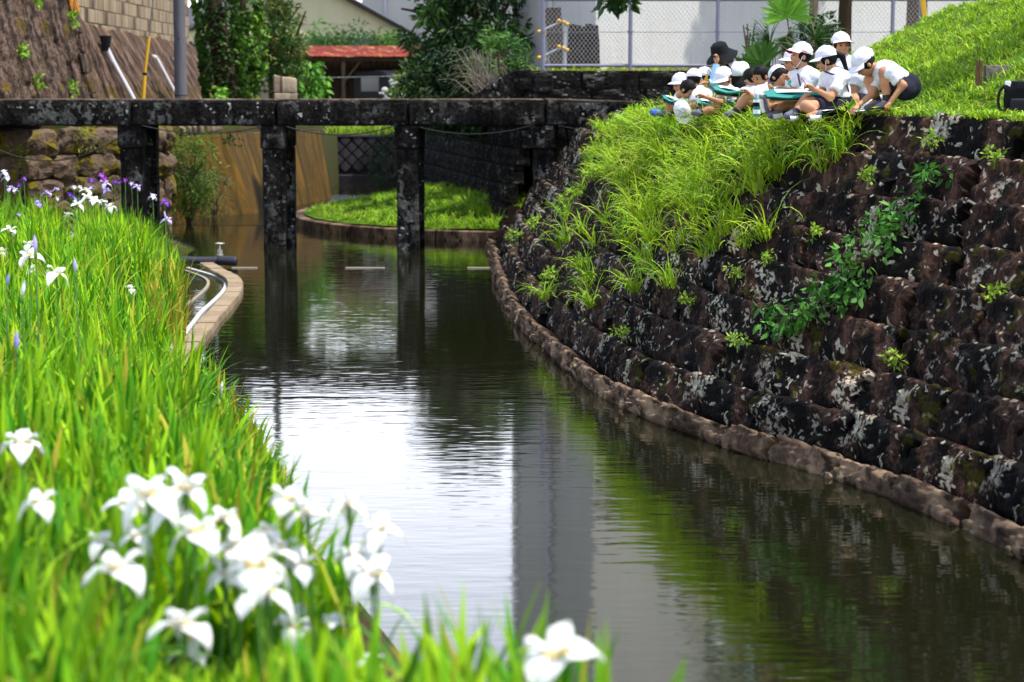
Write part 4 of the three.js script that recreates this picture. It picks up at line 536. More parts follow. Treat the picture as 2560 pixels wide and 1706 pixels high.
function iris(label, kind, [x, y, Z], size, group, r, bud) {
  irisHeads.push([x, y, Z]);
  const g = bankY(x, Z), h = Math.max(0.25, y - g), o = thing(bud ? 'iris_bud' : 'iris_flower', label, 'iris', [x, g, -Z], 0, group), m = petalMats[kind], lean = rr(-0.06, 0.06, r);
  mesh('stem', tube([[lean, 0, rr(-0.05, 0.05, r)], [lean * 0.3, h * 0.5, 0], [0, h, 0]], 0.007, 0.005, 6, 6), M.stem, o);
  const head = new THREE.Group(); head.position.set(0, h, 0); const k = size / 0.19;
  if (bud) { const b = mesh('bud', BUD, m, o); b.position.y = h - 0.01; b.scale.setScalar(bud); b.rotation.set(rr(-0.2, 0.2, r), 0, rr(-0.2, 0.2, r)); const s = mesh('spathe', at(BUD.clone(), [0, 0, 0], [0, 0, 0], [0.95, 0.7, 0.95]), M.stem, o); s.position.y = h - 0.06; s.scale.setScalar(bud); return o; }
  const yaw = r() * 6.28, tx = rr(-0.22, 0.22, r), tz = rr(-0.22, 0.22, r), base = new THREE.Quaternion().setFromEuler(new THREE.Euler(tx, 0, tz));
  for (let i = 0; i < 3; i++) {
    const a = yaw + i * 2.094 + rr(-0.16, 0.16, r), v = Math.floor(r() * 3), q = base.clone().multiply(new THREE.Quaternion().setFromAxisAngle(UP, a)).multiply(new THREE.Quaternion().setFromAxisAngle(V(1, 0, 0), rr(-0.2, 0.3, r)));
    const f = mesh('fall', FALL[v], m, o); f.position.y = h; f.quaternion.copy(q); f.scale.setScalar(k * rr(0.9, 1.1, r)); mesh('signal', SIGNAL[v], M.signal, f);
    const s = mesh('standard', STAND, m, o); s.position.y = h; s.quaternion.copy(base).multiply(new THREE.Quaternion().setFromAxisAngle(UP, a + 1.05)); s.scale.setScalar(k * rr(0.9, 1.2, r));
    const c = mesh('crest', CREST, m, o); c.position.y = h + 0.004; c.quaternion.copy(base).multiply(new THREE.Quaternion().setFromAxisAngle(UP, a)); c.scale.setScalar(k);
  }
  const s = mesh('spathe', at(BUD.clone(), [0, 0, 0], [0, 0, 0], [0.8, 0.8, 0.8]), M.stem, o); s.position.y = h - 0.075;
  return o;
}
{
  const r = rng(303);
  for (const [label, kind, x, y, Z, size, where] of [
    ['white iris cut by the left edge, above the lone side-view bloom', 'white', -1.99, 1.53, 7.96, 0.2, 'foreground irises'],
    ['white iris in side view standing alone left of the big foreground cluster', 'white', -1.6, 1.58, 6.6, 0.139, 'foreground irises'],
    ['large white iris crowning the big foreground cluster', 'white', -1.12, 1.72, 6.03, 0.2, 'foreground irises'],
    ['white iris right behind the top bloom of the foreground cluster', 'white', -1.1, 1.62, 6.6, 0.199, 'foreground irises'],
    ['white iris with long falls in the middle of the foreground cluster', 'white', -0.98, 1.6, 6.03, 0.2, 'foreground irises'],
    ['small white iris half hidden on the left of the foreground cluster', 'white', -1.39, 1.44, 6.6, 0.122, 'foreground irises'],
    ['white iris with two spread falls at the lower left of the cluster', 'white', -1.17, 1.54, 5.79, 0.2, 'foreground irises'],
    ['narrow white iris between the left blooms of the foreground cluster', 'white', -1.27, 1.46, 6.6, 0.126, 'foreground irises'],
    ['largest white iris mass right of the foreground cluster', 'white', -0.67, 1.72, 5.11, 0.2, 'foreground irises'],
    ['white iris hanging under the largest foreground bloom', 'white', -0.74, 1.45, 5.86, 0.2, 'foreground irises'],
    ['white iris with a square fall beside the largest bloom', 'white', -0.72, 1.36, 6.6, 0.159, 'foreground irises'],
    ['small frilly white iris above the largest bloom', 'white', -0.83, 1.48, 6.6, 0.122, 'foreground irises'],
    ['white iris against the bright water at the bank edge', 'white', -0.76, 1.59, 6.6, 0.148, 'foreground irises'],
    ['white iris right of the one against the bright water', 'white', -0.69, 1.54, 6.6, 0.148, 'foreground irises'],
    ['white iris with a long right fall low in the foreground', 'white', -0.91, 1.48, 5.38, 0.2, 'foreground irises'],
    ['round frilly white iris low between leaf tips', 'white', -0.74, 1.15, 6.6, 0.175, 'foreground irises'],
    ['white iris cut by the bottom edge of the picture', 'white', -1.1, 0.97, 6.6, 0.152, 'foreground irises'],
    ['white iris with yellow throat amid tall leaf tips', 'white', -0.46, 1.37, 6.42, 0.2, 'foreground irises'],
    ['pale iris with yellow eye floating over the bright water', 'white', -0.45, 1.48, 6.6, 0.159, 'foreground irises'],
    ['pale iris behind the yellow-throated bloom', 'white', -0.55, 1.57, 6.6, 0.139, 'foreground irises'],
    ['half-open white iris near the bottom edge', 'white', -0.48, 1.02, 6.6, 0.099, 'foreground irises'],
    ['single white iris at the bottom among dark water reflections', 'white', 0.11, 1.55, 4.86, 0.2, 'foreground irises'],
    ['white iris filling the heart of the foreground cluster', 'white', -1.16, 1.54, 6.6, 0.179, 'foreground irises'],
    ['white iris right of the cluster heart, below the leaf edge', 'white', -0.97, 1.52, 6.6, 0.139, 'foreground irises'],
    ['white iris leaning left from the largest foreground mass', 'white', -0.93, 1.42, 6.6, 0.186, 'foreground irises'],
    ['white iris behind the top of the largest foreground mass', 'white', -0.79, 1.41, 6.6, 0.166, 'foreground irises'],
    ['white iris at the upper left shoulder of the foreground cluster', 'white', -1.3, 1.57, 6.6, 0.146, 'foreground irises'],
    ['white iris tucked at the left foot of the largest mass', 'white', -0.97, 1.33, 6.6, 0.146, 'foreground irises'],
    ['small white iris low right of the frilly round one', 'white', -0.61, 1.16, 6.6, 0.106, 'foreground irises'],
    ['white iris left behind the yellow-throated bloom', 'white', -0.54, 1.39, 6.6, 0.146, 'foreground irises'],
    ['flat-topped white iris near the left edge mid bank', 'white', -6.28, 1.2, 24.89, 0.2, 'mid-bank irises'],
    ['topmost white iris of the mid-bank cluster', 'white', -5.76, 1.11, 23.7, 0.2, 'mid-bank irises'],
    ['widest white iris of the mid-bank cluster', 'white', -3.56, 1.73, 14.64, 0.2, 'mid-bank irises'],
    ['lowest white iris of the mid-bank cluster', 'white', -5.49, 0.92, 22.63, 0.2, 'mid-bank irises'],
    ['white iris cut by the left edge beside the mid-bank cluster', 'white', -6.73, 0.68, 26.2, 0.2, 'mid-bank irises'],
    ['big white iris with drooping falls right of the mid-bank cluster', 'white', -3.18, 1.68, 13.83, 0.2, 'mid-bank irises'],
    ['round white iris, upper of the mid-bank pair', 'white', -7.94, 0.29, 35.56, 0.2, 'mid-bank irises'],
    ['round white iris, lower of the mid-bank pair', 'white', -6.86, 0.49, 31.11, 0.2, 'mid-bank irises'],
    ['white iris low on the bank near the water', 'white', -4.56, -0.08, 23.7, 0.2, 'mid-bank irises'],
    ['white iris drooping at the water beside the block kerb', 'white', -3.48, 0.3, 19.91, 0.2, 'mid-bank irises'],
    ['top bloom of the white iris cluster below the bridge pillar', 'white', -6.64, 1.38, 31.11, 0.2, 'far irises below the bridge'],
    ['middle bloom of the white iris cluster below the bridge pillar', 'white', -5.3, 1.61, 24.89, 0.2, 'far irises below the bridge'],
    ['lower bloom of the white iris cluster below the bridge pillar', 'white', -6.14, 1.33, 29.28, 0.2, 'far irises below the bridge'],
    ['right bloom of the white iris cluster below the bridge pillar', 'white', -6.47, 1.19, 31.5, 0.177, 'far irises below the bridge'],
    ['white iris right under the far white cluster', 'white', -5.91, 1.24, 29.28, 0.2, 'far irises below the bridge'],
    ['white iris left under the far white cluster', 'white', -6.03, 1.36, 27.66, 0.2, 'far irises below the bridge'],
    ['pale lilac iris highest at the left edge', 'pale', -7.63, 1.71, 30, 0.157, 'far irises below the bridge'],
    ['pale lilac iris just under the highest left one', 'pale', -7.61, 1.63, 30, 0.145, 'far irises below the bridge'],
    ['deep purple iris against the boulder wall', 'purple', -7.71, 1.56, 31.5, 0.108, 'far irises below the bridge'],
    ['small purple iris below the deep purple one', 'purple', -7.77, 1.45, 31.5, 0.108, 'far irises below the bridge'],
    ['lilac iris with purple throat near the left edge', 'lilac', -7.93, 1.4, 31.5, 0.165, 'far irises below the bridge'],
    ['bluish white iris beside the lilac one near the left edge', 'pale', -7.84, 1.37, 31.5, 0.127, 'far irises below the bridge'],
    ['pink-lilac iris standing alone before the boulders', 'lilac', -7.34, 1.32, 31.5, 0.177, 'far irises below the bridge'],
    ['small flat lilac iris above the pink-lilac one', 'lilac', -7.2, 1.39, 31.5, 0.114, 'far irises below the bridge'],
    ['violet iris with upright petals below the boulders', 'blue', -7.49, 1.16, 31.5, 0.177, 'far irises below the bridge'],
    ['purple iris left of the far white cluster', 'purple', -6.99, 1.31, 31.5, 0.127, 'far irises below the bridge'],
    ['blue-violet iris touching the far white cluster', 'blue', -6.92, 1.25, 31.5, 0.139, 'far irises below the bridge'],
    ['tiny pale iris between the lilac and purple ones', 'pale', -7.2, 1.25, 31.5, 0.095, 'far irises below the bridge'],
    ['violet iris alone on the left above the mid-bank whites', 'blue', -7.83, 0.98, 31.5, 0.133, 'far irises below the bridge'],
    ['dark purple iris left of the magenta one', 'purple', -6.64, 1.53, 31.5, 0.12, 'far irises below the bridge'],
    ['magenta iris standing highest before the bridge', 'magenta', -6.49, 1.6, 31.5, 0.139, 'far irises below the bridge'],
    ['magenta iris just below the highest one', 'magenta', -6.45, 1.54, 31.5, 0.139, 'far irises below the bridge'],
    ['broad lilac iris under the magenta ones', 'lilac', -6.34, 1.49, 31.11, 0.2, 'far irises below the bridge'],
    ['violet iris under the broad lilac one', 'blue', -6.41, 1.37, 31.5, 0.152, 'far irises below the bridge'],
    ['purple iris right of the broad lilac one', 'purple', -6.28, 1.5, 31.5, 0.101, 'far irises below the bridge'],
    ['purple iris before the left bridge pillar', 'purple', -6.19, 1.5, 31.5, 0.095, 'far irises below the bridge'],
    ['small magenta iris before the left bridge pillar', 'magenta', -6.11, 1.54, 31.5, 0.089, 'far irises below the bridge'],
    ['small lilac iris right of the left pillar row', 'lilac', -6.01, 1.48, 31.5, 0.101, 'far irises below the bridge'],
    ['two-toned lilac iris right of the left bridge pillar', 'lilac', -5.92, 1.42, 31.5, 0.139, 'far irises below the bridge'],
    ['pale lilac iris near the water end of the bed', 'pale', -5.68, 1.27, 31.5, 0.171, 'far irises below the bridge'],
    ['dark violet iris nearest the water end of the bed', 'purple', -5.49, 1.18, 31.5, 0.165, 'far irises below the bridge'],
    ['lilac iris overhanging the water', 'lilac', -5.46, 0.9, 31.5, 0.19, 'far irises below the bridge'],
    ['small lilac iris above the far white cluster', 'lilac', -6.66, 1.42, 31.5, 0.114, 'far irises below the bridge'],
    ['small pale iris, right of two before the boulders', 'pale', -6.83, 1.42, 31.5, 0.101, 'far irises below the bridge'],
    ['small pale iris, left of two before the boulders', 'pale', -6.92, 1.42, 31.5, 0.101, 'far irises below the bridge'],
  ]) iris(label, kind, [x, y, Z], size, where, r);
  for (const [label, kind, x, y, Z, size] of [
    ['bluish bud below the left-edge white iris', 'blue', -3.06, 1.8, 12, 0.7],
    ['white bud below the mid-bank cluster', 'white', -2.97, 1.73, 12, 1.0],
    ['lilac bud right of the mid-bank whites', 'lilac', -2.64, 1.88, 12, 0.8],
    ['large violet bud alone in the green leaves', 'blue', -2.76, 1.54, 11, 0.95],
    ['lilac bud above the iris overhanging the water', 'lilac', -3.83, 1.56, 22, 0.8],
    ['single white bud against the dark water', 'white', -2.22, 0.67, 15, 1.0],
    ['small pale bud beside the topmost mid-bank white', 'lilac', -2.88, 2.0, 12, 1.0],
  ]) iris(label, kind, [x, y, Z], 0.2, 'iris buds', r, size);
}
// iris leaves: a dense stand nobody could count
{
  const r = rng(404), L = [[], [], [], []], geos = [bladeGeo(0.04, 0.4, 6, 0.18), bladeGeo(0.042, 1.0, 8, 0.18), bladeGeo(0.038, 0.12, 5, 0.2), bladeGeo(0.026, 2.1, 9, 0.15)];
  const put = (x, Z, far) => {
    const g = bankY(x, Z), d = irisX(Z) - x, n = far ? 3 : 4; let lim = 9; for (const [fx, fy, fZ] of irisHeads) { const k = Z / fZ; if (Z < fZ + 0.1 && Z > fZ * 0.82 && Math.abs(x - fx * k) < 0.17) lim = Math.min(lim, 2.97 + (fy - 0.05 - 2.97) * k - g); }
    for (let k = 0; k < n; k++) {
      const t = r(), v = t < 0.42 ? 0 : t < 0.66 ? 1 : t < 0.92 ? 2 : 3, edge = d < 0.35 && Z > 13, a = r() * 6.283, tilt = rr(0, 0.22, r);
      const q = new THREE.Quaternion().setFromAxisAngle(UP, a).multiply(new THREE.Quaternion().setFromAxisAngle(V(1, 0, 0), tilt));
      const len = (v === 3 ? rr(0.6, 0.95, r) : rr(0.58, 0.93, r)) * (Z < 9 ? mix(0.84, 1, ss(4, 9, Z)) : 1) * (edge ? 0.85 : 1) * (d < 0.6 && Z > 10 && Z < 20 ? mix(0.6, 1, d / 0.6) : 1), cut = Math.max(0.3, Math.min(len, lim * rr(0.9, 1.05, r))), yel = edge && Z < 27 && r() < 0.4 ? 1 : r() < 0.07 ? rr(0.5, 1, r) : 0;
      const c = mixc([0.045, 0.22, 0.003], [0.36, 0.58, 0.005], r() ** 1.4), w = rr(0.75, 1.25, r) * (Z < 12 ? 1.6 : 1.2);
      L[v].push({ p: V(x + rr(-0.05, 0.05, r), g - 0.03, -Z + rr(-0.05, 0.05, r)), q, s: [w, cut, cut], c: shade(mixc(c, [0.4, 0.34, 0.03], yel), rr(0.75, 1.2, r)) });
    }
  };
  for (let Z = 2.6; Z < 33; ) { const step = Z < 8 ? 0.095 : Z < 16 ? 0.115 : 0.135; for (let x = Math.max(irisX(Z) - 8.5, -0.262 * Z - 0.6); x < irisX(Z) - 0.02; x += step) if (r() < 0.93) put(x + rr(-0.5, 0.5, r) * step, Z + rr(-0.5, 0.5, r) * step, Z > 14); Z += step; }
  geos.forEach((g, i) => tag(copies('iris_leaves', g, bladeMat, L[i]), ['upright sword leaves of the iris bed', 'leaning sword leaves of the iris bed', 'stiff straight sword leaves of the iris bed', 'arching grassy leaves among the irises'][i], null, null, 'stuff'));
}
// ================================================================ GRASS ON THE WALL AND THE BANKS
{
  const r = rng(505), geos = [bladeGeo(0.017, 1.3, 6, 0.2), bladeGeo(0.015, 2.2, 7, 0.2), bladeGeo(0.013, 0.7, 4, 0.2)], L = [[], [], []];
  const up0 = V(0.3, 1, 0);
  const onWall = (s, h) => { const t = clamp(s, 0.001, 0.999), p = toeCurve.getPointAt(t), tg = toeCurve.getTangentAt(t), nn = V(-tg.z, 0, tg.x); if (nn.x < 0) nn.negate(); return V(p.x + nn.x * RUN * h, crestY(-p.z) * h, p.z + nn.z * RUN * h).add(V(-nn.x * 0.05, 0.05, -nn.z * 0.05)); };
  const tuft = (p, n, len, c, spread = 0.55, lean = V(-0.3, 0, 0.25)) => { const tone = rr(0.7, 1.25, r); for (let k = 0; k < n; k++) { const v = r() < 0.5 ? 0 : r() < 0.6 ? 1 : 2, d = V(rr(-1, 1, r) * spread, 1, rr(-1, 1, r) * spread).add(lean).normalize(), q = new THREE.Quaternion().setFromUnitVectors(UP, d).multiply(new THREE.Quaternion().setFromAxisAngle(UP, Math.atan2(d.x, d.z) + rr(-0.7, 0.7, r))), l = len * rr(0.55, 1.2, r); L[v].push({ p: p.clone().add(V(rr(-0.05, 0.05, r), rr(-0.03, 0.02, r), rr(-0.05, 0.05, r))), q, s: [rr(0.7, 1.3, r), l, l], c: shade(mixc(c, r() < 0.1 ? [0.45, 0.4, 0.1] : [0.34, 0.5, 0.015], r()), tone * rr(0.8, 1.2, r)) }); } };
  const len = toeCurve.getLength(), sOf = (Z) => { let lo = 0, hi = 1; for (let i = 0; i < 30; i++) { const m = (lo + hi) / 2; -toeCurve.getPointAt(m).z > Z ? lo = m : hi = m; } return lo; };
  const s0 = sOf(33), s1 = sOf(15.2); let made = 0;
  for (let i = 0; i < 9000 && made < 640; i++) {
    const s = rr(s0, s1, r), h = rr(0.1, 1.0, r), Z = -toeCurve.getPointAt(s).z;
    const lim = Z > 28 ? mix(0.5, 0.95, ss(28, 34, Z)) : Z > 24 ? mix(0.3, 0.5, (Z - 24) / 4) : Z > 19.5 ? mix(0.18, 0.3, (Z - 19.5) / 4.5) : Z > 17.6 ? mix(0.5, 0.18, (Z - 17.6) / 1.9) : mix(1.05, 0.5, ss(16.7, 17.6, Z)), clump = n3(s * 70, h * 6, 3);
    if (h < lim + clump * 0.2 || clump < 0.34 - 0.44 * ss(lim, lim + 0.65, h)) continue;
    tuft(onWall(s, h), 11, rr(0.25, 0.66, r) * (h > 0.92 ? 0.55 : 1) * (1 - 0.5 * ss(23, 28, Z)), r() < 0.35 ? [0.1, 0.32, 0.008] : [0.34, 0.5, 0.012], 0.75); made++;
  }
  // a few lone tufts lower down
  for (const [Z, h] of [[22.4, 0.26], [21.6, 0.2], [23.2, 0.3], [20.2, 0.33], [25.5, 0.34], [27, 0.42], [19.3, 0.36], [24.2, 0.12]]) for (let k = 0; k < 3; k++) tuft(onWall(sOf(Z + rr(-0.2, 0.2, r)), h + rr(-0.02, 0.03, r)), 14, rr(0.35, 0.55, r), [0.15, 0.33, 0.015], 0.7);
  const wallN = L.map((l) => l.length);
  geos.forEach((g, i) => tag(copies('wall_grass', g, bladeMat, L[i]), ['tall grass growing out of the stone wall', 'arching grass drooping over the stone wall', 'short grass in the stone wall joints'][i], null, null, 'stuff')); L.forEach((l) => l.length = 0);
  // crest and lawn
  for (let i = 0; i < 8200; i++) { const Z = rr(14.5, 33, r), x = crestX(Z) + rr(0, 1, r) ** 1.4 * 5.2 - 0.05; if (x / Z > 0.29) continue; const low = x - crestX(Z) < 0.9 ? 0.7 : 1; if (n3(x * 1.1, Z * 1.1, 6) < -0.32) continue; tuft(V(x, lawnY(x, Z), -Z), 9, rr(0.07, 0.15, r) * low * (1 - 0.4 * ss(24, 28, Z)), mixc([0.1, 0.26, 0.015], [0.2, 0.36, 0.02], n3(x, Z) + 0.5), 0.6, V(-0.15, 0, 0.1)); }
  geos.forEach((g, i) => tag(copies('lawn_grass', g, bladeMat, L[i]), ['grass of the bank top and levee', 'soft bent grass of the levee', 'short stiff grass of the bank top'][i], null, null, 'stuff')); L.forEach((l) => l.length = 0);
  // spit
  for (let i = 0; i < 1500; i++) { const Z = rr(39, 53, r), xe = atZ(spitPts.slice().reverse(), Z), x = mix(xe + 0.35, 0.5, r()); if (x < xe + 0.3) continue; tuft(V(x, spitY(x, Z), -Z), 10, rr(0.1, 0.22, r) * (x > -0.9 ? 1.5 : 1), [0.16, 0.36, 0.015], 0.6, V(0, 0, 0)); }
  geos.forEach((g, i) => tag(copies('spit_grass', g, bladeMat, L[i]), ['bright grass on the spit behind the bridge', 'bent bright grass on the spit', 'short bright grass on the spit'][i], null, null, 'stuff')); L.forEach((l) => l.length = 0);
  // fence foot, yard edge, top of the far block wall
  for (let i = 0; i < 420; i++) tuft(V(rr(0.4, 8, r), 3.3, -rr(40.0, 41.4, r)), 8, rr(0.08, 0.22, r), r() < 0.35 ? [0.42, 0.3, 0.03] : [0.25, 0.38, 0.02], 0.7, V(0, 0, 0));
  for (let i = 0; i < 300; i++) tuft(V(rr(-7.4, -3.2, r), 1.5, -rr(65.4, 68, r)), 9, rr(0.2, 0.42, r), r() < 0.3 ? [0.45, 0.34, 0.08] : [0.25, 0.32, 0.03], 0.5, V(0, 0, 0));
  for (let i = 0; i < 120; i++) tuft(V(rr(-4.0, -2.2, r), 2.0, -rr(43, 46, r)), 9, rr(0.2, 0.55, r), [0.1, 0.2, 0.02], 0.5, V(0, 0, 0));
  geos.forEach((g, i) => tag(copies('weeds', g, bladeMat, L[i]), ['weeds along the fence foot and far yard', 'bent weeds along the fence foot', 'short weeds along the fence foot'][i], null, null, 'stuff')); L.forEach((l) => l.length = 0);
}
// ================================================================ PEOPLE: distance fields meshed as one skin per body
function nets(f, lo, hi, h) { // naive surface nets
  const n = [0, 1, 2].map((k) => Math.ceil((hi[k] - lo[k]) / h) + 2), N = n[0] * n[1] * n[2], v = new Float32Array(N), id = new Int32Array(N).fill(-1), P = [], I = [], s = [1, n[0], n[0] * n[1]];
  for (let k = 0, o = 0; k < n[2]; k++) for (let j = 0; j < n[1]; j++) for (let i = 0; i < n[0]; i++, o++) v[o] = f(lo[0] + i * h, lo[1] + j * h, lo[2] + k * h);
  const C = [0, 1, s[1], s[1] + 1, s[2], s[2] + 1, s[2] + s[1], s[2] + s[1] + 1], E = [[0, 1], [2, 3], [4, 5], [6, 7], [0, 2], [1, 3], [4, 6], [5, 7], [0, 4], [1, 5], [2, 6], [3, 7]];
  for (let k = 0; k < n[2] - 1; k++) for (let j = 0; j < n[1] - 1; j++) for (let i = 0; i < n[0] - 1; i++) {
    const o = i + j * s[1] + k * s[2]; let neg = 0; for (let c = 0; c < 8; c++) if (v[o + C[c]] < 0) neg++; if (!neg || neg === 8) continue;
    let x = 0, y = 0, z = 0, m = 0; for (const [a, b] of E) { const p = v[o + C[a]], q = v[o + C[b]]; if (p < 0 === q < 0) continue; const t = p / (p - q); x += (a & 1) + t * ((b & 1) - (a & 1)); y += ((a >> 1) & 1) + t * (((b >> 1) & 1) - ((a >> 1) & 1)); z += (a >> 2) + t * ((b >> 2) - (a >> 2)); m++; }
    id[o] = P.length / 3; P.push(lo[0] + (i + x / m) * h, lo[1] + (j + y / m) * h, lo[2] + (k + z / m) * h);
  }
  for (let k = 1; k < n[2] - 1; k++) for (let j = 1; j < n[1] - 1; j++) for (let i = 1; i < n[0] - 1; i++) { const o = i + j * s[1] + k * s[2], a = v[o] < 0; for (let d = 0; d < 3; d++) { if (a === v[o + s[d]] < 0) continue; const u = s[(d + 1) % 3], w = s[(d + 2) % 3], A = id[o], B = id[o - u], Cc = id[o - u - w], D = id[o - w]; if (A < 0 || B < 0 || Cc < 0 || D < 0) continue; a ? I.push(A, B, Cc, A, Cc, D) : I.push(A, Cc, B, A, D, Cc); } }
  const g = new THREE.BufferGeometry(); g.setAttribute('position', new THREE.Float32BufferAttribute(P, 3)); g.setIndex(I); g.computeVertexNormals(); g.setAttribute('uv', new THREE.BufferAttribute(new Float32Array(P.length / 3 * 2), 2)); return g;
}
const smin = (a, b, k) => { const h = Math.max(k - Math.abs(a - b), 0) / k; return Math.min(a, b) - h * h * k * 0.25; };
const cap3 = (x, y, z, c) => { const ax = c[0], ay = c[1], az = c[2], bx = c[3] - ax, by = c[4] - ay, bz = c[5] - az, px = x - ax, py = y - ay, pz = z - az, t = clamp((px * bx + py * by + pz * bz) / (bx * bx + by * by + bz * bz + 1e-9)); return Math.hypot(px - bx * t, py - by * t, pz - bz * t) - (c[6] + (c[7] - c[6]) * t); };
const ell = (x, y, z, c, r) => { const a = (x - c[0]) / r[0], b = (y - c[1]) / r[1], d = (z - c[2]) / r[2], k = Math.hypot(a, b, d), q = Math.hypot(a / r[0], b / r[1], d / r[2]); return q < 1e-9 ? -Math.min(...r) : k * (k - 1) / q; };
function capsField(list, k, extra) { return (x, y, z) => { let d = 1e9; for (const c of list) { const e = cap3(x, y, z, c); d = d > 1e8 ? e : smin(d, e, k); } return extra ? extra(d, x, y, z) : d; }; }
function bounds(list, pad) { const lo = [1e9, 1e9, 1e9], hi = [-1e9, -1e9, -1e9]; for (const c of list) for (let k = 0; k < 3; k++) { lo[k] = Math.min(lo[k], c[k] - c[6] - pad, c[k + 3] - c[7] - pad); hi[k] = Math.max(hi[k], c[k] + c[6] + pad, c[k + 3] + c[7] + pad); } return [lo, hi]; }
// shared head, hair, hand (metres, face towards +z)
const headField = (x, y, z) => {
  let d = ell(x, y, z, [0, 0.014, -0.01], [0.074, 0.088, 0.087]); d = smin(d, ell(x, y, z, [0, -0.046, 0.018], [0.053, 0.06, 0.058]), 0.03); d = smin(d, ell(x, y, z, [-0.03, -0.03, 0.052], [0.026, 0.024, 0.024]), 0.02); d = smin(d, ell(x, y, z, [0.03, -0.03, 0.052], [0.026, 0.024, 0.024]), 0.02);
  d = smin(d, cap3(x, y, z, [0, 0.0, 0.077, 0, -0.026, 0.088, 0.007, 0.011]), 0.012); d = smin(d, cap3(x, y, z, [-0.014, -0.058, 0.07, 0.014, -0.058, 0.07, 0.008, 0.008]), 0.01); for (const s of [-1, 1]) { d = Math.max(d, -ell(x, y, z, [s * 0.03, 0.0, 0.088], [0.017, 0.01, 0.014])); d = smin(d, ell(x, y, z, [s * 0.076, -0.014, -0.008], [0.011, 0.027, 0.018]), 0.012); }
  return smin(d, cap3(x, y, z, [0, -0.05, -0.02, 0, -0.12, -0.03, 0.042, 0.04]), 0.025);
};
const HEAD = nets(headField, [-0.11, -0.16, -0.12], [0.11, 0.12, 0.12], 0.0045);
const hairShell = (x, y, z) => { const n = 0.004 * n3(x * 60, y * 14, z * 60); let d = ell(x, y, z, [0, 0.018, -0.014], [0.086, 0.096, 0.096]) + n; const face = Math.max(0.028 + 0.02 * Math.abs(x) * 10 - z, y - 0.052 + Math.abs(x) * 0.15 + 0.006 * Math.sin(x * 160)); return Math.max(d, -face); };
const HAIR = { short: nets((x, y, z) => Math.max(hairShell(x, y, z), -(y + 0.075)), [-0.12, -0.12, -0.13], [0.12, 0.13, 0.11], 0.006),
  long: nets((x, y, z) => smin(hairShell(x, y, z), Math.max(ell(x, y, z, [0, -0.09, -0.05], [0.088, 0.15, 0.06]) + 0.006 * n3(x * 60, y * 10, z * 40), z - 0.0), 0.03), [-0.13, -0.27, -0.15], [0.13, 0.13, 0.11], 0.006),
  pony: nets((x, y, z) => smin(Math.max(hairShell(x, y, z), -(y + 0.07)), Math.min(cap3(x, y, z, [0, 0.03, -0.1, 0, -0.02, -0.15, 0.026, 0.03]), cap3(x, y, z, [0, -0.02, -0.15, 0, -0.2, -0.14, 0.03, 0.012])), 0.02), [-0.12, -0.24, -0.22], [0.12, 0.13, 0.11], 0.006) };
const HAND = (() => { const L = [[0, 0, 0, 0, 0.05, 0, 0.02, 0.025]]; for (const [x, len, r] of [[-0.024, 0.052, 0.0078], [-0.008, 0.06, 0.0082], [0.008, 0.056, 0.008], [0.023, 0.045, 0.007]]) { L.push([x * 0.8, 0.05, 0, x, 0.068 + len * 0.2, 0.006, r + 0.001, r]); L.push([x, 0.068 + len * 0.2, 0.006, x * 1.05, 0.062 + len * 0.62, 0.024, r, r * 0.9]); L.push([x * 1.05, 0.062 + len * 0.62, 0.024, x * 1.05, 0.055 + len * 0.62, 0.04, r * 0.9, r * 0.8]); } L.push([-0.014, 0.014, 0.004, -0.04, 0.04, 0.014, 0.011, 0.009], [-0.04, 0.04, 0.014, -0.036, 0.062, 0.026, 0.009, 0.0075]); const f = (x, y, z) => { let d = ell(x, y, z, [0, 0.032, 0], [0.034, 0.038, 0.015]); for (const c of L) d = smin(d, cap3(x, y, z, c), 0.006); return d; }; return nets(f, [-0.07, -0.04, -0.04], [0.06, 0.13, 0.07], 0.004); })();
// cap: a dome and a visor, with a red lining for those that show it
const CAPG = { crown: (() => { const g = new THREE.SphereGeometry(1, 36, 18, 0, 6.2832, 0, 1.72), p = g.attributes.position; for (let i = 0; i < p.count; i++) { const x = p.getX(i), y = p.getY(i), z = p.getZ(i), w = 0.0025 * Math.abs(Math.sin(Math.atan2(x, z) * 3)) + 0.006 * n3(x * 4, y * 4, z * 4) + 0.003 * n3(x * 11, y * 11, z * 11); p.setXYZ(i, x * (0.093 + w), y * (0.088 + w) + (y < 0 ? 0.01 * y : 0), z * (0.104 + w) - 0.012); } g.computeVertexNormals(); return g; })(),
  visor: sheet(14, 5, (u, v) => { const a = (u - 0.5) * 2.5, r = mix(0.094, 0.165, v * Math.cos(a * 0.55) ** 0.7), x = Math.sin(a) * 0.093 * (1 + 0.28 * v), z = Math.cos(a) * 0.1 + (r - 0.094) * Math.cos(a * 0.62) - 0.014; return [x, 0.0 - 0.022 * v - 0.16 * x * x * 20 * v * 0.3, z]; }) };
CAPG.lining = CAPG.visor.clone().translate(0, -0.004, 0); CAPG.button = new THREE.SphereGeometry(0.009, 8, 6);
const clothTex = tex(256, 0.5, (u, v) => { const a = pf(u, v, 5, 5, 3, 3), f = pf(u, v, 100, 100, 2, 4); const k = 0.9 + 0.04 * f; return [k, k, k * 1.01, 0.7 * a + 0.3 * f]; }, 0.004);
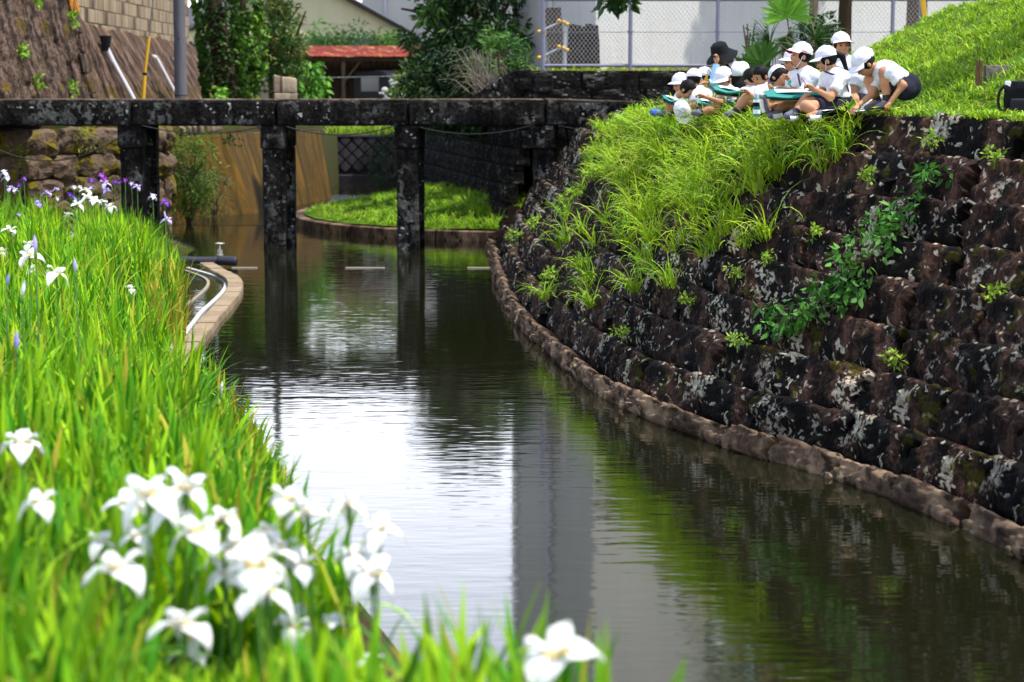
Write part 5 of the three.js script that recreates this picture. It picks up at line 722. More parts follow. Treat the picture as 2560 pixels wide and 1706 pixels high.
const P_ = { skin: new THREE.MeshPhysicalMaterial({ color: new THREE.Color().setRGB(0.4, 0.195, 0.105), roughness: 0.55, specularIntensity: 0.4 }), shirt: flat(0.6, 0.6, 0.64, 0.9), shorts: flat(0.012, 0.012, 0.022, 0.85), hair: flat(0.005, 0.0045, 0.0045, 0.65), cap: flat(0.62, 0.61, 0.66, 0.9), red: flat(0.55, 0.012, 0.02, 0.8), black: flat(0.008, 0.008, 0.01, 0.85), blue: flat(0.3, 0.5, 0.68, 0.85), eye: flat(0.012, 0.008, 0.006, 0.25), lip: flat(0.4, 0.13, 0.1, 0.6), sock: flat(0.03, 0.03, 0.04, 0.95), shoe: flat(0.12, 0.12, 0.16, 0.7), sole: flat(0.75, 0.73, 0.68, 0.7), teal: flat(0.0, 0.17, 0.14, 0.55), board: flat(0.28, 0.16, 0.08, 0.6), paper: flat(0.8, 0.8, 0.84, 0.8), lime: flat(0.6, 0.68, 0.05, 0.7), strap: flat(0.03, 0.03, 0.05, 0.8), pencil: flat(0.5, 0.1, 0.12, 0.5) };
function person(o) {
  const root = thing('person', o.label, 'person', o.at, 0, o.group), s = o.scale ?? 1, J = o.j, q3 = (a, b, ra, rb) => [...a, ...b, ra * s, rb * s], lerp = (a, b, t) => [mix(a[0], b[0], t), mix(a[1], b[1], t), mix(a[2], b[2], t)];
  const skin = [], shirt = [], shorts = [], shClip = [], stClip = [];
  const mid = lerp(J.chest, J.pelvis, 0.55);
  skin.push(q3(J.chest, mid, 0.088, 0.082), q3(mid, J.pelvis, 0.082, 0.095), q3(J.neck, lerp(J.chest, J.neck, 0.2), 0.04, 0.06), q3(J.neck, J.head, 0.04, 0.045));
  shirt.push(q3(J.chest, mid, 0.108, 0.104), q3(mid, lerp(mid, J.pelvis, 0.8), 0.104, 0.112), q3(lerp(J.chest, J.neck, 0.72), J.chest, 0.058, 0.095));
  shorts.push(q3(lerp(mid, J.pelvis, 0.5), J.pelvis, 0.104, 0.112));
  const arms = [], hands = [], feet = [];
  for (const a of o.arms ?? []) {
    const [sh, el, wr] = a; skin.push(q3(J.chest, sh, 0.06, 0.045), q3(sh, el, 0.041, 0.033), q3(el, wr, 0.033, 0.022));
    shirt.push(q3(J.chest, sh, 0.088, 0.066)); arms.push(q3(sh, lerp(sh, el, 0.66), 0.066, 0.06)); shClip.push([sh, lerp(sh, el, 0.7)]); hands.push([el, wr, a[3]]);
  }
  for (const l of o.legs ?? []) { const [hp, kn, an, toe] = l; skin.push(q3(J.pelvis, hp, 0.09, 0.075), q3(hp, kn, 0.07, 0.05), q3(kn, lerp(kn, an, 0.35), 0.05, 0.047), q3(lerp(kn, an, 0.35), an, 0.047, 0.03)); shorts.push(q3(J.pelvis, hp, 0.11, 0.09)); stClip.push([hp, lerp(hp, kn, 0.68)]); feet.push([an, toe, kn]); }
  const clipEnd = (d, x, y, z, A, B, rA, rB, pad) => { const c = cap3(x, y, z, [...A, ...B, rA, rB]), L = Math.hypot(B[0] - A[0], B[1] - A[1], B[2] - A[2]) || 1, t = ((x - B[0]) * (B[0] - A[0]) + (y - B[1]) * (B[1] - A[1]) + (z - B[2]) * (B[2] - A[2])) / L; return smin(d, Math.max(c, t), 0.02); };
  const wr = (x, y, z) => 0.009 * n3(x * 14, y * 20, z * 14) + 0.007 * Math.abs(n3(x * 26 + y * 10, y * 30, z * 26));
  // body skin with head and hands in the same surface mesh
  let [lo, hi] = bounds(skin, 0.03); const parts = [ng(nets(capsField(skin, 0.025), lo, hi, 0.013))];
  const face = new THREE.Quaternion().setFromEuler(new THREE.Euler(o.face[1] * Math.PI / 180, o.face[0] * Math.PI / 180, (o.face[2] ?? 0) * Math.PI / 180, 'YXZ')), hm = new THREE.Matrix4().compose(V(...J.head), face, V(s, s, s)); parts.push(ng(HEAD.clone().applyMatrix4(hm)));
  for (const [el, w, roll] of hands) { const d = V(w[0] - el[0], w[1] - el[1], w[2] - el[2]).normalize(), q = new THREE.Quaternion().setFromUnitVectors(UP, d).multiply(new THREE.Quaternion().setFromAxisAngle(UP, roll ?? -1.2)); parts.push(ng(HAND.clone().applyMatrix4(new THREE.Matrix4().compose(V(...w).addScaledVector(d, 0.012), q, V(s * 0.92, s * 0.92, s * 0.92))))); }
  for (const [an, toe] of feet) { const L = [q3(an, lerp(an, toe, 0.3), 0.032, 0.034), q3(lerp(an, toe, 0.3), toe, 0.034, 0.022)]; const [a, b] = bounds(L, 0.02); parts.push(ng(nets(capsField(L, 0.02), a, b, 0.01))); }
  mesh('body', mergeGeometries(parts), P_.skin, root);
  const sleeves = (d, x, y, z) => { shClip.forEach(([A, B]) => { d = clipEnd(d, x, y, z, A, B, 0.062 * s, 0.06 * s); }); return d; };
  [lo, hi] = bounds([...shirt, ...arms], 0.03); mesh('shirt', nets(capsField(shirt, 0.04, (d, x, y, z) => sleeves(d, x, y, z) + wr(x, y, z)), lo, hi, 0.011), o.shirt ?? P_.shirt, root);
  [lo, hi] = bounds([...shorts, ...stClip.map(([A, B]) => [...A, ...B, 0.1, 0.08])], 0.03); mesh(o.skirt ? 'skirt' : 'shorts', nets(capsField(shorts, 0.04, (d, x, y, z) => { stClip.forEach(([A, B]) => { d = clipEnd(d, x, y, z, A, B, 0.092 * s, 0.076 * s); }); return d + wr(x, y, z) * 0.6; }), lo, hi, 0.012), P_.shorts, root);
  const col = new THREE.TorusGeometry(0.05 * s, 0.014 * s, 8, 18); col.rotateX(Math.PI / 2); const cn = V(J.neck[0] - J.chest[0], J.neck[1] - J.chest[1], J.neck[2] - J.chest[2]).normalize(); const cm = mesh('collar', col, o.shirt ?? P_.shirt, root); cm.position.set(...lerp(J.neck, J.chest, 0.12)); cm.quaternion.setFromUnitVectors(UP, cn);
  for (const [an, toe, kn] of feet) { const sole = V(0, -1, 0); const S = [q3(an, lerp(an, toe, 0.25), 0.04, 0.043), q3(lerp(an, toe, 0.25), toe, 0.043, 0.034)]; const [a, b] = bounds(S, 0.02); const sh = mesh('shoe', nets(capsField(S, 0.02, (d, x, y, z) => { const ux = an[0] - kn[0], uy = an[1] - kn[1], uz = an[2] - kn[2], L = Math.hypot(ux, uy, uz) || 1; return Math.max(d, ((x - an[0]) * ux + (y - an[1]) * uy + (z - an[2]) * uz) / -L - 0.012); }), a, b, 0.009), o.shoe ?? P_.shoe, root); const k = lerp(an, kn, 0.28); mesh('sock', bar(an, k, 0.037 * s, 12), o.sock ?? P_.sock, root);
    if (o.soles) { const d = V(toe[0] - an[0], toe[1] - an[1], toe[2] - an[2]), n = V(...an).sub(V(...kn)).normalize(); n.addScaledVector(d.clone().normalize(), -n.dot(d.clone().normalize())).normalize(); const st = mesh('sole', tube([[an[0] + n.x * 0.036, an[1] + n.y * 0.036, an[2] + n.z * 0.036], [mix(an[0], toe[0], 0.5) + n.x * 0.038, mix(an[1], toe[1], 0.5) + n.y * 0.038, mix(an[2], toe[2], 0.5) + n.z * 0.038], [toe[0] + n.x * 0.03, toe[1] + n.y * 0.03, toe[2] + n.z * 0.03]], 0.03, 0.028, 10), P_.sole, sh); } }
  // head: hair, eyes, cap
  const hd = new THREE.Group(), onHead = (name, g, m, e) => { const x = mesh(name, g, m, root); x.applyMatrix4(e ? hm.clone().multiply(e) : hm); return x; };
  onHead('hair', HAIR[o.hair ?? 'short'], P_.hair);
  for (const k of [-1, 1]) { onHead('eye', at(new THREE.SphereGeometry(0.011, 10, 8), [k * 0.03, -0.001, 0.0745], [0, 0, 0], [1.15, 0.55, 0.6]), P_.eye); onHead('eyebrow', at(new THREE.SphereGeometry(0.01, 8, 6), [k * 0.031, 0.018, 0.0745], [0, 0, k * -0.12], [1.6, 0.3, 0.5]), P_.hair); }
  onHead('mouth', at(new THREE.SphereGeometry(0.01, 10, 6), [0, -0.058, 0.0745], [0, 0, 0], [1.5, 0.5, 0.5]), P_.lip);
  if (o.cap) { const e = M4([0, 0.043, -0.006], [-0.16 + (o.capTilt ?? 0), 0, 0], [0.97, 1, 0.97]); const c = onHead('cap', CAPG.crown, P_.cap, e); mesh('visor', CAPG.visor, P_.cap, c); mesh('visor_lining', CAPG.lining, o.cap === 'red' ? P_.red : P_.cap, c); const b = mesh('button', CAPG.button, P_.cap, c); b.position.set(0, 0.089, -0.012);
    if (o.cap === 'red') { const t = mesh('band', at(new THREE.TorusGeometry(0.094, 0.0035, 6, 30), [0, 0, 0], [Math.PI / 2, 0, 0], [1, 1, 1.1]), P_.red, c); t.position.set(0, -0.004, -0.012); }
    if (o.strap) onHead('chin_strap', tube([[-0.077, 0.02, 0.0], [-0.072, -0.05, 0.02], [-0.03, -0.108, 0.04], [0, -0.114, 0.042], [0.03, -0.108, 0.04], [0.072, -0.05, 0.02], [0.077, 0.02, 0]], 0.0035, 0.0035, 6, 30), P_.cap); }
  if (o.bucket) { const pts = [[0.001, 0.112], [0.06, 0.108], [0.088, 0.085], [0.1, 0.02], [0.115, -0.005], [0.165, -0.05], [0.18, -0.058], [0.178, -0.062], [0.112, -0.01], [0.096, 0.0]].map(([a, b]) => new THREE.Vector2(a, b)), g = new THREE.LatheGeometry(pts, 32), p = g.attributes.position; for (let i = 0; i < p.count; i++) if (p.getY(i) < 0) p.setY(i, p.getY(i) + 0.012 * Math.sin(Math.atan2(p.getX(i), p.getZ(i)) * 3 + 1)); g.computeVertexNormals(); onHead('bucket_hat', g, P_.black, M4([0, 0.035, -0.01], [-0.12, 0, 0.05])); }
  for (const [i, m] of o.covers ?? []) { const [, el, w] = o.arms[i]; mesh('arm_cover', tube([lerp(el, w, 0.02), lerp(el, w, 0.5), lerp(el, w, 1.0)], 0.047 * s, 0.036 * s, 12), m, root); }
  if (o.yoke) { const L = [q3(lerp(J.chest, J.neck, 0.35), J.chest, 0.07, 0.1), q3([J.chest[0] + 0.02, J.chest[1] + 0.02, J.chest[2] + 0.03], [o.arms[o.yoke][0][0], o.arms[o.yoke][0][1] + 0.02, o.arms[o.yoke][0][2] + 0.06], 0.1, 0.066)]; const [a, b] = bounds(L, 0.03); mesh('white_yoke', nets(capsField(L, 0.03, (d, x, y, z) => Math.max(d - 0.008, J.chest[1] - 0.04 - y)), a, b, 0.01), P_.shirt, root); }
  if (o.bagStrap) { const [a, b, c] = o.bagStrap; mesh('shoulder_strap', tube([a, b, c], 0.008, 0.008, 6), P_.strap, root); }
  return root;
}
function drawingBag(label, x, y, z, w, d, t, rz, rx) {
  const o = thing('drawing_bag', label, 'drawing bag', [x, y, z]); o.rotation.set(rx * 0.4, 0, rz);
  const top = sheet(16, 8, (u, v) => [(u - 0.5) * w, 0.018 * Math.sin(u * 6.5 + v * 2) + 0.02 * Math.sin(u * 3.1), (v - 0.5) * d]); const b = top.clone().translate(0, -t * 0.6, 0);
  mesh('flap', top, P_.teal, o); mesh('lower_flap', b, P_.teal, o); mesh('board', at(slab(w * 0.88, 0.012, d * 0.85, 0, [1, 1, 1], 0.004), [0.01, -t * 0.75, 0.01]), P_.board, o);
  const e = []; for (const [s, q] of [[-1, 0], [1, 0]]) e.push([s * w / 2, 0, -d / 2], [s * w / 2, 0, d / 2]); mesh('rim', tube(Array.from({ length: 9 }, (_, i) => { const u = i / 8; return [(u - 0.5) * w, 0.018 * Math.sin(u * 6.5 + 2) + 0.02 * Math.sin(u * 3.1) - 0.008, d / 2]; }), t * 0.28, t * 0.28, 8, 24), P_.teal, o); mesh('paper', at(slab(w * 0.6, 0.004, d * 0.5, 0, [1, 1, 1], 0.001), [0, 0.03, -0.02]), P_.paper, o);
}
function layFlat(name, label, cat, p, w, d, m, m2) { const o = thing(name, label, cat, p); mesh('sheet', sheet(8, 4, (u, v) => [(u - 0.5) * w, 0.035 + 0.008 * Math.sin(u * 7), (v - 0.5) * d]), m, o); mesh('backing', sheet(8, 4, (u, v) => [(u - 0.5) * w * 1.08, 0.01 + 0.01 * Math.sin(u * 5), (v - 0.5) * d * 1.1]), m2, o); }
function stripedBottle(p) { const o = thing('striped_bottle', 'standing bottle with teal and dark stripes beside a shoe', 'bottle', p); const bands = [[0, 0.03, P_.teal], [0.03, 0.07, P_.paper], [0.07, 0.1, P_.teal], [0.1, 0.14, P_.black], [0.14, 0.165, P_.paper]]; for (const [a, b, m] of bands) mesh('band', at(cyl(0.036, 0.036, b - a, 18), [0, a, 0]), m, o); mesh('shoulder', at(cyl(0.036, 0.02, 0.02, 18), [0, 0.165, 0]), P_.teal, o); mesh('lid', at(cyl(0.022, 0.02, 0.03, 14), [0, 0.185, 0]), P_.blue, o); }
function blueShoe(p) { const o = thing('blue_pouch', 'crumpled blue pouch on the grass by the bridge end', 'pouch', p); mesh('cloth', nets((x, y, z) => ell(x, y, z, [0, 0.04, 0], [0.08, 0.045, 0.06]) + 0.012 * n3(x * 30, y * 30, z * 30), [-0.11, -0.03, -0.09], [0.11, 0.11, 0.09], 0.007), flat(0.02, 0.09, 0.5, 0.6), o); mesh('flap', at(slab(0.1, 0.008, 0.07, 0.004, [4, 1, 4], 0.002), [-0.03, 0.08, 0], [0, 0, 0.5]), flat(0.02, 0.09, 0.5, 0.6), o); }
function hungCap(p) { const o = thing('loose_cap', 'white cap resting on its side before the bareheaded child', 'cap', p); const c = mesh('crown', CAPG.crown, P_.cap, o); c.rotation.set(1.3, 0.3, 0.5); mesh('visor', CAPG.visor, P_.cap, c); }
function tapeRing(p) { const o = thing('tape_ring', 'teal ring of tape in the hand of the long-haired child', 'tape', p); mesh('ring', new THREE.TorusGeometry(0.022, 0.009, 10, 22), flat(0.0, 0.4, 0.36, 0.4), o); mesh('core', at(new THREE.CylinderGeometry(0.015, 0.015, 0.014, 18, 1, true), [0, 0, 0], [Math.PI / 2, 0, 0]), P_.paper, o); }
function ruler(p) { const o = thing('yellow_ruler', 'yellow stick held upright by the woman in the black hat', 'ruler', p); mesh('strip', at(slab(0.03, 0.26, 0.006, 0, [1, 1, 1], 0.002), [0, 0, 0], [0.1, 0, -0.06]), M.yellow, o); mesh('grip', at(slab(0.032, 0.05, 0.012, 0, [1, 1, 1], 0.003), [-0.008, -0.12, 0]), M.yellow, o); }
function stick(name, label, a, b, m) { const o = thing(name, label, name, a), e = rel(a, [2 * a[0] - b[0], 2 * a[1] - b[1], 2 * a[2] - b[2]]).map((v) => v); mesh('shaft', bar([0, 0, 0], [b[0] - a[0], b[1] - a[1], b[2] - a[2]], 0.005, 8), m, o); const n = V(b[0] - a[0], b[1] - a[1], b[2] - a[2]).normalize(); const t = mesh('tip', new THREE.ConeGeometry(0.005, 0.02, 8), P_.board, o); t.position.copy(n.clone().multiplyScalar(-0.01)); t.quaternion.setFromUnitVectors(V(0, -1, 0), n); }
function rolledTowel(label, p) { const o = thing('rolled_towel', label, 'towel', p); const sp = []; mesh('roll', nets((x, y, z) => cap3(x, y, z, [-0.1, -0.02, 0, 0.08, 0.05, 0, 0.032, 0.036]) + 0.006 * n3(x * 30, y * 40, z * 40), [-0.16, -0.08, -0.07], [0.15, 0.12, 0.07], 0.006), P_.shirt, o); mesh('loose_end', at(slab(0.12, 0.006, 0.07, 0.004, [4, 1, 3], 0.002), [-0.11, -0.045, 0.01], [0, 0, 0.35]), P_.shirt, o); }
for (const o of [
  { label: "child in white cap crouching over yellow paper at the edge of the wall", at: [3.53, 2.73, -17.9], face: [-72, 48], j: { head: [-0.399, 0.456, 0], neck: [-0.282, 0.424, 0], chest: [-0.197, 0.384, 0], pelvis: [-0.003, 0.261, 0] }, arms: [[[-0.178, 0.374, 0.13], [-0.075, 0.272, 0.17], [-0.183, 0.127, 0.19]], [[-0.233, 0.365, -0.1], [-0.313, 0.191, -0.03], [-0.445, 0.092, 0.06]]], legs: [[[-0.042, 0.229, 0.09], [-0.227, 0.383, 0.1], [-0.199, 0.116, 0.1], [-0.283, 0.071, 0.12]], [[-0.02, 0.234, -0.08], [-0.327, 0.316, -0.08], [-0.248, 0.125, -0.08], [-0.342, 0.076, -0.07]]], cap: 'white', group: 'school outing on the bank' },
  { label: "ponytailed child in white cap seated with back turned, drawing on a teal board", at: [3.02, 2.72, -18.4], face: [-98, 22], j: { head: [-0.146, 0.509, 0], neck: [-0.093, 0.417, 0], chest: [-0.045, 0.339, 0], pelvis: [-0.003, 0.105, 0] }, arms: [[[0.003, 0.355, 0.1], [-0.129, 0.173, 0.2], [-0.258, 0.242, 0.16]], [[-0.118, 0.351, -0.12], [-0.161, 0.222, -0.12], [-0.272, 0.199, -0.05]]], legs: [[[-0.053, 0.089, 0.07], [-0.36, 0.096, 0.25], [-0.244, 0.025, 0.3], [-0.348, 0.009, 0.33]], [[-0.04, 0.093, -0.08], [-0.332, 0.127, -0.02], [-0.437, 0.022, 0.1], [-0.509, 0.006, 0.14]]], cap: 'white', hair: 'pony', strap: 1, skirt: 1, soles: 1, bagStrap: [[-0.159, 0.405, 0.06], [0.001, 0.333, 0.12], [0.089, 0.133, 0.02]], group: 'school outing on the bank' },
  { label: "child in red-lined white cap looking left with a teal board on the lap", at: [2.85, 2.72, -18.95], face: [-76, -4], j: { head: [-0.133, 0.559, 0], neck: [-0.096, 0.436, 0], chest: [-0.06, 0.345, 0], pelvis: [-0.003, 0.101, 0] }, arms: [[[-0.017, 0.369, 0.1], [-0.14, 0.159, 0.14], [-0.341, 0.105, 0.15]], [[-0.126, 0.359, -0.1], [-0.162, 0.221, -0.12], [-0.246, 0.244, -0.1]]], legs: [[[-0.036, 0.09, 0.07], [-0.28, 0.116, 0.12], [-0.44, 0.05, 0.12], [-0.473, 0.162, 0.14]], [[-0.016, 0.088, -0.07], [-0.182, 0.138, -0.05], [-0.33, 0.022, 0.12], [-0.42, 0.003, 0.15]]], cap: 'red', strap: 1, soles: 1, bagStrap: [[-0.161, 0.392, 0.06], [-0.148, 0.312, 0.1], [-0.112, 0.198, 0.1]], group: 'school outing on the bank' },
  { label: "child in red-lined white cap facing forward behind the ponytailed child", at: [3.32, 2.71, -19.7], face: [12, 4], j: { head: [-0.096, 0.684, 0], neck: [-0.063, 0.569, 0], chest: [-0.034, 0.474, 0], pelvis: [-0.003, 0.242, 0] }, arms: [[[-0.129, 0.479, 0.08], [-0.12, 0.337, 0.12], [-0.149, 0.242, 0.16]], [[0.071, 0.486, -0.04], [0.091, 0.337, 0], [0.044, 0.242, 0.08]]], legs: [[[-0.036, 0.218, 0.06], [-0.14, 0.088, 0.2], [-0.01, 0.027, 0.0], [0.071, 0.02, -0.05]], [[0.032, 0.218, -0.06], [0.017, 0.076, 0.12], [0.104, 0.026, -0.1], [0.171, 0.019, -0.14]]], cap: 'red', group: 'school outing on the bank' },
  { label: "child mostly hidden behind the crouching one, writing with a pale blue pen", at: [3.32, 2.72, -18.85], face: [-60, 42], j: { head: [-0.008, 0.504, 0], neck: [-0.009, 0.404, 0], chest: [-0.01, 0.33, 0], pelvis: [0.0, 0.124, 0] }, arms: [[[-0.079, 0.346, 0.08], [-0.126, 0.238, 0.1], [-0.121, 0.117, 0.14]], [[0.081, 0.341, -0.06], [0.062, 0.221, 0], [0.008, 0.142, 0.05]]], legs: [[[-0.035, 0.113, 0.07], [-0.154, 0.142, 0.16], [-0.119, 0.023, 0.14], [-0.183, 0.012, 0.18]], [[0.027, 0.112, -0.05], [-0.08, 0.142, 0.1], [-0.032, 0.028, 0.1], [-0.096, 0.012, 0.14]]], cap: 'white', group: 'school outing on the bank' },
  { label: "long-haired child in white cap half hidden behind the one looking left", at: [2.83, 2.71, -19.75], face: [-80, 12], j: { head: [-0.066, 0.526, 0], neck: [-0.04, 0.427, 0], chest: [-0.026, 0.343, 0], pelvis: [-0.002, 0.146, 0] }, arms: [[[-0.006, 0.355, 0.08], [-0.057, 0.242, 0.12], [-0.109, 0.325, 0.14]], [[-0.058, 0.35, -0.1], [-0.08, 0.242, -0.1], [-0.136, 0.254, -0.05]]], legs: [[[-0.023, 0.135, 0.06], [-0.202, 0.135, 0.1], [-0.152, 0.028, 0.1], [-0.224, 0.01, 0.1]]], cap: 'white', hair: 'long', group: 'school outing on the bank' },
  { label: "child with bowed head whose white cap is seen from above behind the teal board", at: [2.71, 2.7, -20.1], face: [-150, 62], j: { head: [-0.036, 0.379, 0], neck: [-0.018, 0.276, 0], chest: [-0.008, 0.209, 0], pelvis: [0.004, 0.063, 0] }, arms: [[[-0.086, 0.221, 0.06], [-0.133, 0.13, 0.1], [-0.127, 0.215, 0.14]], [[0.071, 0.221, -0.06], [0.089, 0.13, 0], [0.016, 0.167, 0.08]]], legs: [[[-0.029, 0.057, 0.06], [-0.159, 0.07, 0.12], [-0.064, 0.022, 0.15], [-0.141, 0.008, 0.18]]], cap: 'white', group: 'school outing on the bank' },
  { label: "bareheaded dark-haired child in profile beside the standing striped bottle", at: [2.68, 2.69, -20.9], face: [-58, 28], j: { head: [-0.093, 0.412, 0], neck: [-0.056, 0.305, 0], chest: [-0.033, 0.233, 0], pelvis: [-0.005, 0.064, 0] }, arms: [[[-0.101, 0.255, 0.08], [-0.145, 0.16, 0.14], [-0.218, 0.223, 0.16]], [[0.038, 0.254, -0.06], [0.026, 0.147, 0], [-0.059, 0.16, 0.06]]], legs: [[[-0.038, 0.065, 0.06], [-0.254, 0.183, 0.1], [-0.371, 0.034, 0.12], [-0.447, 0.016, 0.14]], [[-0.023, 0.064, -0.06], [-0.187, 0.159, -0.04], [-0.292, 0.033, 0], [-0.37, 0.014, 0.02]]], group: 'school outing on the bank' },
  { label: "dark-haired child bent low between the woman and the profile child", at: [2.64, 2.68, -21.9], face: [-95, 48], j: { head: [-0.025, 0.4, 0], neck: [-0.021, 0.296, 0], chest: [-0.027, 0.227, 0], pelvis: [-0.004, 0.051, 0] }, arms: [[[-0.107, 0.243, 0.06], [-0.137, 0.151, 0.1], [-0.18, 0.204, 0.12]], [[0.054, 0.243, -0.06], [0.048, 0.15, 0], [-0.01, 0.151, 0.04]]], legs: [[[-0.023, 0.051, 0.05], [-0.177, 0.125, 0.1], [-0.151, 0.019, 0.12], [-0.233, 0.009, 0.14]]], group: 'school outing on the bank' },
  { label: "child in white cap with visor low over a teal drawing board", at: [2.43, 2.68, -22.1], face: [-42, 34], j: { head: [-0.101, 0.401, 0], neck: [-0.063, 0.29, 0], chest: [-0.049, 0.219, 0], pelvis: [0.001, 0.049, 0] }, arms: [[[-0.115, 0.23, 0.08], [-0.152, 0.144, 0.16], [-0.314, 0.201, 0.17]], [[0.039, 0.229, -0.06], [0.053, 0.149, 0], [0.005, 0.23, 0.06]]], legs: [[[-0.026, 0.049, 0.06], [-0.243, 0.07, 0.14], [-0.38, 0.024, 0.18], [-0.442, 0.031, 0.2]], [[-0.006, 0.055, -0.06], [-0.068, 0.163, 0.0], [-0.127, 0.023, 0.06], [-0.203, 0.008, 0.08]]], cap: 'white', group: 'school outing on the bank' },
  { label: "bareheaded child facing right with a white cap hung in front", at: [2.19, 2.66, -22.9], face: [58, 46], j: { head: [-0.184, 0.3, 0], neck: [-0.118, 0.236, 0], chest: [-0.058, 0.22, 0], pelvis: [0.0, 0.053, 0] }, arms: [[[-0.087, 0.234, 0.09], [-0.118, 0.124, 0.14], [-0.037, 0.165, 0.16]], [[-0.029, 0.219, -0.08], [-0.017, 0.108, -0.05], [0.034, 0.136, 0]]], legs: [[[-0.026, 0.054, 0.06], [-0.199, 0.068, 0.12], [-0.133, 0.02, 0.16], [-0.204, 0.014, 0.18]]], group: 'school outing on the bank' },
  { label: "child with round white cap seen from behind above the bareheaded one", at: [2.23, 2.65, -23.7], face: [170, 18], j: { head: [-0.083, 0.424, 0], neck: [-0.053, 0.327, 0], chest: [-0.019, 0.248, 0], pelvis: [0.0, 0.076, 0] }, arms: [[[-0.1, 0.262, 0.05], [-0.124, 0.155, 0.08], [-0.112, 0.084, 0.12]], [[0.075, 0.255, -0.05], [0.086, 0.155, 0], [0.054, 0.083, 0.04]]], legs: [[[-0.02, 0.069, 0.06], [-0.139, 0.084, 0.1], [-0.084, 0.027, 0.14], [-0.158, 0.019, 0.16]]], cap: 'white', group: 'school outing on the bank' },
  { label: "child in white cap at the back beside the woman with blue sleeves", at: [2.38, 2.64, -24.5], face: [95, 12], j: { head: [-0.022, 0.463, 0], neck: [-0.025, 0.352, 0], chest: [-0.02, 0.278, 0], pelvis: [0.0, 0.085, 0] }, arms: [[[-0.083, 0.293, 0.06], [-0.085, 0.175, 0.1], [-0.027, 0.116, 0.12]], [[0.048, 0.293, -0.06], [0.059, 0.174, 0], [0.056, 0.115, 0.04]]], legs: [[[-0.012, 0.078, 0.05], [-0.129, 0.101, 0.1], [-0.085, 0.034, 0.12], [-0.161, 0.027, 0.14]]], cap: 'white', group: 'school outing on the bank' },
  { label: "leftmost child, in a red-brimmed white cap, by the end of the bridge", at: [2.06, 2.65, -23.7], face: [-62, 18], j: { head: [-0.076, 0.377, 0], neck: [-0.049, 0.262, 0], chest: [-0.031, 0.205, 0], pelvis: [-0.003, 0.047, 0] }, arms: [[[-0.09, 0.22, 0.06], [-0.113, 0.127, 0.1], [-0.189, 0.156, 0.14]], [[0.036, 0.219, -0.06], [0.027, 0.111, -0.02], [-0.065, 0.126, 0.04]]], legs: [[[-0.023, 0.04, 0.06], [-0.193, 0.138, 0.1], [-0.222, 0.034, 0.12], [-0.303, 0.027, 0.14]]], cap: 'red', group: 'school outing on the bank' },
  { label: "woman in a wide black hat and pale blue arm covers among the children", at: [2.78, 2.64, -24.6], face: [-42, 34], j: { head: [-0.221, 0.731, 0], neck: [-0.157, 0.605, 0], chest: [-0.081, 0.523, 0], pelvis: [-0.001, 0.203, 0] }, arms: [[[-0.191, 0.544, 0.12], [-0.334, 0.403, 0.22], [-0.297, 0.624, 0.2]], [[0.05, 0.561, -0.1], [-0.167, 0.381, 0.12], [-0.404, 0.403, 0.26]]], legs: [[[-0.04, 0.189, 0.08], [-0.203, 0.263, 0.2], [-0.17, 0.041, 0.2], [-0.294, 0.027, 0.24]], [[0.023, 0.188, -0.08], [-0.097, 0.248, 0.05], [-0.034, 0.04, 0.05], [-0.142, 0.025, 0.08]]], hair: 'long', bucket: 1, scale: 1.14, shirt: P_.black, covers: [[0, P_.blue], [1, P_.blue]], yoke: 1, group: 'school outing on the bank' },
]) person(o);
for (const [label, x, y, z, w, d, t, rz, rx] of [
  ["teal drawing bag across the laps of the two nearest children", 2.605, 2.920, -18.60, 0.530, 0.34, 0.05, 0.02, 0.35],
  ["teal drawing bag before the child with low white visor", 2.350, 2.950, -21.70, 0.360, 0.3, 0.06, -0.12, 0.3],
  ["teal drawing bag over the legs of the bareheaded child", 2.190, 2.810, -22.30, 0.300, 0.26, 0.05, -0.1, 0.3],
  ["teal drawing bag before the leftmost child", 1.850, 2.840, -23.30, 0.220, 0.26, 0.05, -0.3, 0.25],
  ["teal drawing bag tucked beside the knee of the low-visor child", 2.395, 2.820, -21.80, 0.130, 0.2, 0.05, 0.05, 0.2],
]) drawingBag(label, x, y, z, w, d, t, rz, rx);
layFlat('sketch_pad', 'white paper on a teal folder before the crouching child', 'sketch pad', [3.000, 2.740, -18.1], 0.4, 0.3, P_.paper, P_.teal);
layFlat('yellow_paper', 'bright yellow-green sheet under the crouching child hand', 'paper', [3.310, 2.770, -17.75], 0.24, 0.2, P_.lime, P_.lime);
stripedBottle([2.370, 2.700, -19.4]);
blueShoe([1.780, 2.640, -24.8]);
hungCap([1.920, 2.730, -22.6]);
tapeRing([2.710, 3.030, -19.5]);
ruler([2.350, 3.020, -24.3]);
stick('pencil', 'reddish pencil in the raised hand of the ponytailed child', [2.68, 3.0, -18.25], [2.63, 3.07, -18.25], P_.pencil);
stick('pen', 'pale blue pen in the hand of the hidden child', [3.2, 2.81, -18.72], [3.2, 2.86, -18.72], P_.blue);
rolledTowel('rolled white towel on the grass behind the crouching child', [3.310, 2.840, -18.3]);
